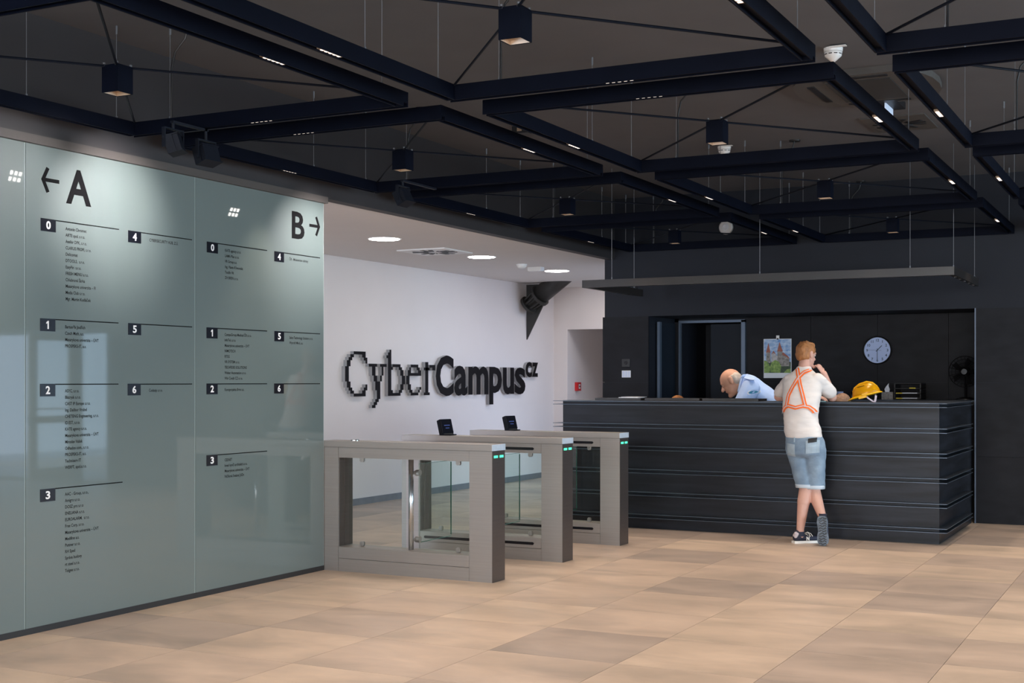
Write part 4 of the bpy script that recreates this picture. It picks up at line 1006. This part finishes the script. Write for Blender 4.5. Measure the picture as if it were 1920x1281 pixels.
# shoes
def shoe_flat():
    a = Vector((-3.112, 11.592, 0)); b = Vector((-2.915, 11.778, 0)); d = (b-a).normalized(); s = Vector((d.y, -d.x, 0))
    def pos(t_, side, z): return a+d*t_*.272+s*side+Vector((0, 0, z))
    out = [(0, .030), (.12, .036), (.35, .032), (.6, .042), (.78, .046), (.93, .036), (1.0, .018)]
    bm = bmesh.new(); ring = [pos(t_, w_, 0) for t_, w_ in out]+[pos(t_, -w_, 0) for t_, w_ in reversed(out)]
    A = [bm.verts.new(p) for p in ring]; D_ = [bm.verts.new(p+Vector((0, 0, .022))) for p in ring]; n = len(A)
    for i in range(n): bm.faces.new((A[i], A[(i+1)%n], D_[(i+1)%n], D_[i]))
    bm.faces.new(A[::-1]); bm.faces.new(D_); bmesh.ops.recalc_face_normals(bm, faces=bm.faces)
    bm2 = bmesh.new()
    cap_bm(bm2, pos(.13, 0, .050), pos(.30, 0, .052), .036, .034); cap_bm(bm2, pos(.3, 0, .045), pos(.80, 0, .036), .036, .034, .75, s); cap_bm(bm2, pos(.14, 0, .05), pos(.16, 0, .085), .036, .036)
    return a, d, s, pos, bm, bm2
a, d, s, pos, bs, bu = shoe_flat()
sho, _ = fuse('shoe', bu, 'shoe', man, .006, 2); obj('sole', bs, 'shoewhite', sho)
bm = bmesh.new(); cap_bm(bm, pos(.06, .018, .062), pos(.10, .03, .085), .016, .012); cap_bm(bm, pos(.06, -.0, .07), pos(.06, .02, .09), .018, .016); obj('heel_tab', bm, 'reflect', sho, True)
bm = bmesh.new()
for k in range(5): cap_bm(bm, pos(.36+k*.07, .022, .083-k*.007), pos(.40+k*.07, -.022, .085-k*.007), .0035, .0035, n=6)
path(bm, [pos(.42, .01, .088), pos(.46, .03, .10), pos(.56, .045, .085), pos(.62, .046, .062)], .003); path(bm, [pos(.40, 0, .088), pos(.50, .03, .09), pos(.55, .043, .06)], .003)
obj('laces', bm, 'shoewhite', sho)
bm = textbm('N', .045, offset=.002, extrude=.0015, sx=.9)
sv = s; Rm = Matrix((( d.x, 0, sv.x, 0), (d.y, 0, sv.y, 0), (0, 1, 0, 0), (0, 0, 0, 1))); Rm.translation = pos(.40, .0405, .028)
bmesh.ops.transform(bm, matrix=Rm, verts=bm.verts); obj('emblem', bm, 'shoewhite', sho)
bm = bmesh.new(); cx_, cy_ = -2.826, 11.545
cap_bm(bm, (cx_-.006, cy_+.012, .225), (cx_, cy_+.012, .12), .040, .038, .8, (1, 0, 0)); cap_bm(bm, (cx_, cy_+.010, .13), (cx_+.002, cy_+.004, .050), .040, .042, .6, (1, 0, 0)); cap_bm(bm, (-2.850, 11.60, .235), (-2.835, 11.575, .19), .040, .040)
sho, _ = fuse('shoe', bm, 'shoe', man, .006, 2)
out = [(.262, .020), (.25, .038), (.21, .046), (.16, .040), (.125, .038), (.09, .047), (.055, .050), (.025, .042), (.006, .022)]
ring = [(cx_+w_-.010*(z_/.26), z_) for z_, w_ in out]+[(cx_-w_-.010*(z_/.26), z_) for z_, w_ in reversed(out)]
bm = bmesh.new(); prism(bm, ring, cy_-.036, 'XZ', .022)
so2 = obj('sole', bm, 'sole', sho)
bm = bmesh.new()
for k in range(11):
    z_ = .02+k*.0225; w_ = .032
    path(bm, [(cx_-w_+q*w_/3, cy_-.0375, z_+.007*math.sin(q*1.6+k)) for q in range(7)], .0032, 5)
obj('tread', bm, 'strut', so2)
bm = bmesh.new(); lathe(bm, [(.030, -.012), (.036, .012)], (-2.852, 11.612, .262), 20); obj('sock', bm, 'shoe', man)
bm = bmesh.new(); lathe(bm, [(.043, -.03), (.040, .012)], (-3.062, 11.638, .092), 20); obj('sock', bm, 'shoe', man)
t = thing('badge_card', 'small teal and white card held in left hand over the desk', 'card', (-3.0, 12.28, 1.262))
obj('card', B((-3.06, -2.975, 12.20, 12.25, 1.2535, 1.2575)), 'teal', t); obj('card_top', B((-3.055, -2.98, 12.205, 12.245, 1.2576, 1.262)), 'paper', t)

# --- man in blue shirt bending down behind the desk
gd_ = thing('person', 'grey haired man in light blue shirt bending down behind the desk', 'person', (-3.75, 13.1, 0))
gc = (-4.110, 12.95, 1.445); gu = (-.55, 0, .83); gf = (-.78, -.10, -.60)
bm = bmesh.new(); head_parts(bm, gc, gu, gf, 1.17)
cap_bm(bm, (-3.93, 12.98, 1.35), (-4.04, 12.96, 1.40), .058, .060)
cap_bm(bm, (-3.92, 12.82, 1.31), (-4.02, 12.72, 1.08), .04, .040); cap_bm(bm, (-4.02, 12.72, 1.08), (-4.18, 12.66, .85), .042, .03)
cap_bm(bm, (-4.00, 13.16, 1.30), (-4.14, 13.18, 1.08), .04, .040); cap_bm(bm, (-4.14, 13.18, 1.08), (-4.20, 12.98, .86), .042, .03)
cap_bm(bm, (-3.60, 13.15, 1.02), (-3.86, 13.0, 1.24), .11, .09, .7, (0, 1, 0))
for q in (-.10, .10): cap_bm(bm, (-3.58, 13.15+q, .98), (-3.66, 13.12+q, .52), .085, .06); cap_bm(bm, (-3.66, 13.12+q, .52), (-3.60, 13.13+q, .10), .058, .04); cap_bm(bm, (-3.60, 13.13+q, .045), (-3.80, 13.10+q, .04), .044, .036)
hand_parts(bm, (-4.18, 12.66, .85), (-.5, -.1, -.8), (0, -1, .1), .5, 1.0, 1); hand_parts(bm, (-4.20, 12.98, .86), (-.4, -.3, -.8), (0, -1, .1), .5, 1.0, -1)
fuse('body', bm, 'skinold', gd_, .008, 3); eyes(gc, gu, gf, gd_, 1.10)
bm = bmesh.new(); s, f, u_ = frame3(gu, gf); Mx = Matrix((s, f, u_)).transposed(); H = Vector(gc)
ell_bm(bm, H-f*.052+u_*.0, (.086, .062, .082), Mx)
for q in (-1, 1): cap_bm(bm, H+s*q*.074+u_*.03-f*.02, H+s*q*.075+u_*.012-f*.05, .022, .026, .5, u_)
fuse('hair', bm, 'greyhair', gd_, .006, 2, .002, 40)
bm = bmesh.new()
cap_bm(bm, (-3.55, 13.17, .98), (-3.72, 13.08, 1.20), .165, .165, .80, (0, 1, 0)); cap_bm(bm, (-3.72, 13.08, 1.20), (-3.915, 12.99, 1.385), .168, .142, .78, (0, 1, 0))
cap_bm(bm, (-3.885, 12.85, 1.375), (-3.955, 12.76, 1.19), .094, .084); cap_bm(bm, (-3.96, 13.14, 1.37), (-4.09, 13.17, 1.20), .088, .080)
gs, gt = fuse('shirt', bm, 'shirt', gd_, .009, 4, .008, 7)
bm = bmesh.new(); cap_bm(bm, (-3.990, 12.90, 1.480), (-4.01, 12.86, 1.35), .026, .020, .4, (.4, 0, 1)); cap_bm(bm, (-3.990, 13.04, 1.48), (-4.07, 13.05, 1.36), .026, .020, .4, (.4, 0, 1)); cap_bm(bm, (-3.98, 12.90, 1.490), (-3.98, 13.05, 1.495), .026, .026, .5, (.4, 0, 1)); obj('collar', bm, 'shirt', gs, True)
bm = bmesh.new(); cap_bm(bm, (-3.93, 12.87, 1.480), (-3.85, 12.80, 1.462), .030, .030, .22, (1, .2, 0)); obj('shoulder_tab', bm, 'shirt', gs, True)
def disc_on(tree, x, z, rx, rz, lift, n=20):
    bm = bmesh.new(); pts_ = []
    for k in range(n):
        a = 2*PI*k/n; h = tree.ray_cast(Vector((x+rx*math.cos(a), 11.5, z+rz*math.sin(a)+.18*rx*math.cos(a))), Vector((0, 1, 0)))
        if h[0]: pts_.append(h[0]+Vector((0, -lift, 0)))
    A = [bm.verts.new(p) for p in pts_]; D_ = [bm.verts.new(p+Vector((0, -.002, 0))) for p in pts_]; n = len(A)
    bm.faces.new(A); bm.faces.new(D_[::-1])
    for i in range(n): bm.faces.new((A[i], A[(i+1)%n], D_[(i+1)%n], D_[i]))
    bmesh.ops.recalc_face_normals(bm, faces=bm.faces); return bm
bd = obj('sleeve_badge', disc_on(gt, -3.835, 1.335, .046, .026, .002), 'paper', gs)
obj('badge_mark', disc_on(gt, -3.832, 1.335, .034, .013, .0045), 'badge', bd)
bm = bmesh.new()
for q in (-.10, .10): cap_bm(bm, (-3.56, 13.16+q, .98), (-3.66, 13.12+q, .52), .11, .085); cap_bm(bm, (-3.66, 13.12+q, .52), (-3.60, 13.13+q, .12), .082, .07)
fuse('trousers', bm, 'chair', gd_, .012, 3)
# --- two people seated behind the desk (only their crowns show)
def seated(x, y, ztop, hair, label, facing):
    p = thing('person', label, 'person', (x, y, 0))
    c = (x, y, ztop-.118); up = (0, 0, 1)
    bm = bmesh.new(); head_parts(bm, c, up, facing)
    cap_bm(bm, (x, y, ztop-.32), (x, y, ztop-.20), .058, .052)
    cap_bm(bm, (x-.16, y, ztop-.34), (x-.20, y-.08, ztop-.60), .045, .04); cap_bm(bm, (x+.16, y, ztop-.34), (x+.20, y-.08, ztop-.60), .045, .04)
    for q, tb in ((-1, -1), (1, 1)):
        cap_bm(bm, (x+q*.20, y-.08, ztop-.60), (x+q*.08, y-.22, .790), .038, .028); hand_parts(bm, (x+q*.08, y-.22, .790), (-q*.3, -1, 0), (0, 0, 1), .3, .9, tb)
    cap_bm(bm, (x, y+.03, .56), (x, y, ztop-.36), .12, .12, .7, (1, 0, 0))
    for q in (-.09, .09): cap_bm(bm, (x+q, y+.03, .55), (x+q, y-.40, .55), .07, .055); cap_bm(bm, (x+q, y-.40, .55), (x+q, y-.38, .09), .052, .038); cap_bm(bm, (x+q, y-.36, .045), (x+q, y-.53, .04), .043, .035)
    fuse('body', bm, 'skin', p, .010, 3); eyes(c, up, facing, p)
    bm = bmesh.new(); ell_bm(bm, (x, y+.0, ztop-.090), (.082, .100, .088)); ell_bm(bm, (x, y+.03, ztop-.12), (.078, .075, .08))
    fuse('hair', bm, hair, p, .007, 2, .002, 40)
    bm = bmesh.new(); cap_bm(bm, (x, y+.03, .58), (x, y, ztop-.40), .155, .165, .72, (1, 0, 0))
    for q in (-1, 1): cap_bm(bm, (x+q*.15, y, ztop-.37), (x+q*.195, y-.06, ztop-.52), .066, .058)
    fuse('shirt', bm, 'shirt', p, .012, 4, .006, 7)
    bm = bmesh.new()
    for q in (-.09, .09): cap_bm(bm, (x+q, y+.03, .56), (x+q, y-.40, .555), .092, .075); cap_bm(bm, (x+q, y-.40, .555), (x+q, y-.38, .12), .072, .06)
    fuse('trousers', bm, 'chair', p, .012, 3)
    ch = thing('office_chair', 'black office chair under the %s' % ('ginger haired person' if hair == 'ginger' else 'cropped haired person'), 'chair', (x, y+.05, 0))
    bm = bmesh.new(); bx(bm, x-.23, x+.23, y-.18, y+.24, .40, .455, .02); obj('seat', bm, 'chair', ch)
    bm = bmesh.new(); bx(bm, x-.20, x+.20, y+.25, y+.30, .55, 1.0, .02); bx(bm, x-.03, x+.03, y+.22, y+.26, .42, .62); obj('backrest', bm, 'chair', ch)
    bm = bmesh.new(); tube(bm, (x, y+.03, .06), (x, y+.03, .40), .025)
    for k in range(5):
        a = 2*PI*k/5; tube(bm, (x, y+.03, .08), (x+.27*math.cos(a), y+.03+.27*math.sin(a), .055), .018); ell_bm(bm, (x+.27*math.cos(a), y+.03+.27*math.sin(a), .028), (.028, .028, .028), None, 1)
    obj('base', bm, 'black', ch)
seated(-4.80, 13.25, 1.300, 'ginger', 'seated person behind the desk left end, only light brown crown visible', (.1, -1, 0))
seated(-3.045, 13.20, 1.330, 'brownhair', 'seated person behind desk between harness man and helmet, cropped crown visible', (.1, -1, 0))

# ---------------------------------------------------------------- yellow safety helmet tipped on the desk
hm = thing('safety_helmet', 'yellow safety helmet tipped on the desk with pale chin strap', 'helmet', (-2.62, 12.28, 1.253))
Rh = Matrix.Rotation(math.radians(-14), 3, 'Y'); hcn = Vector((-2.615, 12.28, 1.322))
def Hx(bm):
    for v in bm.verts: v.co = Rh@v.co+hcn
    return bm
bm = bmesh.new(); n = 36; rings = []
for k in range(9):
    a = PI/2*k/9; rings.append([(.128*math.cos(a)*math.cos(2*PI*i/n)*(1.0+.02*math.cos(2*PI*i/n)), .098*math.cos(a)*math.sin(2*PI*i/n), .112*math.sin(a)**.95 if a else 0) for i in range(n)])
V = [[bm.verts.new(p) for p in r] for r in rings]; tp = bm.verts.new((0, 0, .112))
for A, B_ in zip(V, V[1:]):
    for i in range(n): bm.faces.new((A[i], A[(i+1)%n], B_[(i+1)%n], B_[i]))
for i in range(n): bm.faces.new((V[-1][i], V[-1][(i+1)%n], tp))
V2 = [bm.verts.new((p[0]*.97, p[1]*.97, -.002)) for p in rings[0]]
for i in range(n): bm.faces.new((V[0][(i+1)%n], V[0][i], V2[i], V2[(i+1)%n]))
bmesh.ops.solidify(bm, geom=list(bm.faces), thickness=.003)
obj('shell', Hx(bm), 'yellow', hm, True)
bm = bmesh.new()
R0 = []; R1 = []
for i in range(n):
    a = 2*PI*i/n; c_, s_ = math.cos(a), math.sin(a)
    ext = .010+(.040*max(0, -c_)**2)+.012*max(0, c_)**3
    R0.append(bm.verts.new((.126*c_, .096*s_, .006))); R1.append(bm.verts.new(((.126+ext)*c_, (.096+ext*.7)*s_, -.006-.010*max(0, -c_)**2)))
R2 = [bm.verts.new(v.co+Vector((0, 0, -.005))) for v in R1]; R3 = [bm.verts.new(v.co+Vector((0, 0, -.010))) for v in R0]
for A, B_ in ((R0, R1), (R1, R2), (R2, R3), (R3, R0)):
    for i in range(n): bm.faces.new((A[i], A[(i+1)%n], B_[(i+1)%n], B_[i]))
bmesh.ops.recalc_face_normals(bm, faces=bm.faces); obj('brim', Hx(bm), 'yellow', hm, True)
bm = bmesh.new(); path(bm, [(-.115, 0, .05), (-.09, 0, .085), (-.04, 0, .109), (.03, 0, .116), (.08, 0, .095), (.115, 0, .05)], .006, 8); obj('crown_rib', Hx(bm), 'yellow', hm, True)
bm = bmesh.new(); bx(bm, -.02, .035, -.108, -.088, -.004, .012, .004); obj('side_boss', Hx(bm), 'yellow', hm)
bm = bmesh.new(); bx(bm, -.055, .02, -.106, -.088, -.030, -.010, .003); obj('liner_tab', Hx(bm), 'yellow', hm)
bm = bmesh.new()
for k in range(7): bx(bm, -.05+k*.010, -.05+k*.010+.006, -.073, -.069, .077, .084)
bmm = Hx(bm); obj('print_mark', bmm, 'print', hm)
def flat_path(pts_, wd, th=.0025):
    bm = bmesh.new(); V = []
    for x, y, z in pts_: V.append([bm.verts.new((x-wd/2, y, z)), bm.verts.new((x+wd/2, y, z)), bm.verts.new((x+wd/2, y-th, z)), bm.verts.new((x-wd/2, y-th, z))])
    for A, B_ in zip(V, V[1:]):
        for i in range(4): bm.faces.new((A[i], A[(i+1)%4], B_[(i+1)%4], B_[i]))
    bm.faces.new(V[0]); bm.faces.new(V[-1][::-1]); bmesh.ops.recalc_face_normals(bm, faces=bm.faces); return bm
obj('chin_strap', flat_path([(-2.600, 12.20, 1.308), (-2.575, 12.19, 1.288), (-2.535, 12.185, 1.262), (-2.52, 12.185, 1.2545)], .022), 'strapgrey', hm)
obj('chin_strap', flat_path([(-2.510, 12.20, 1.315), (-2.512, 12.19, 1.285), (-2.517, 12.185, 1.2545)], .018), 'strapgrey', hm)
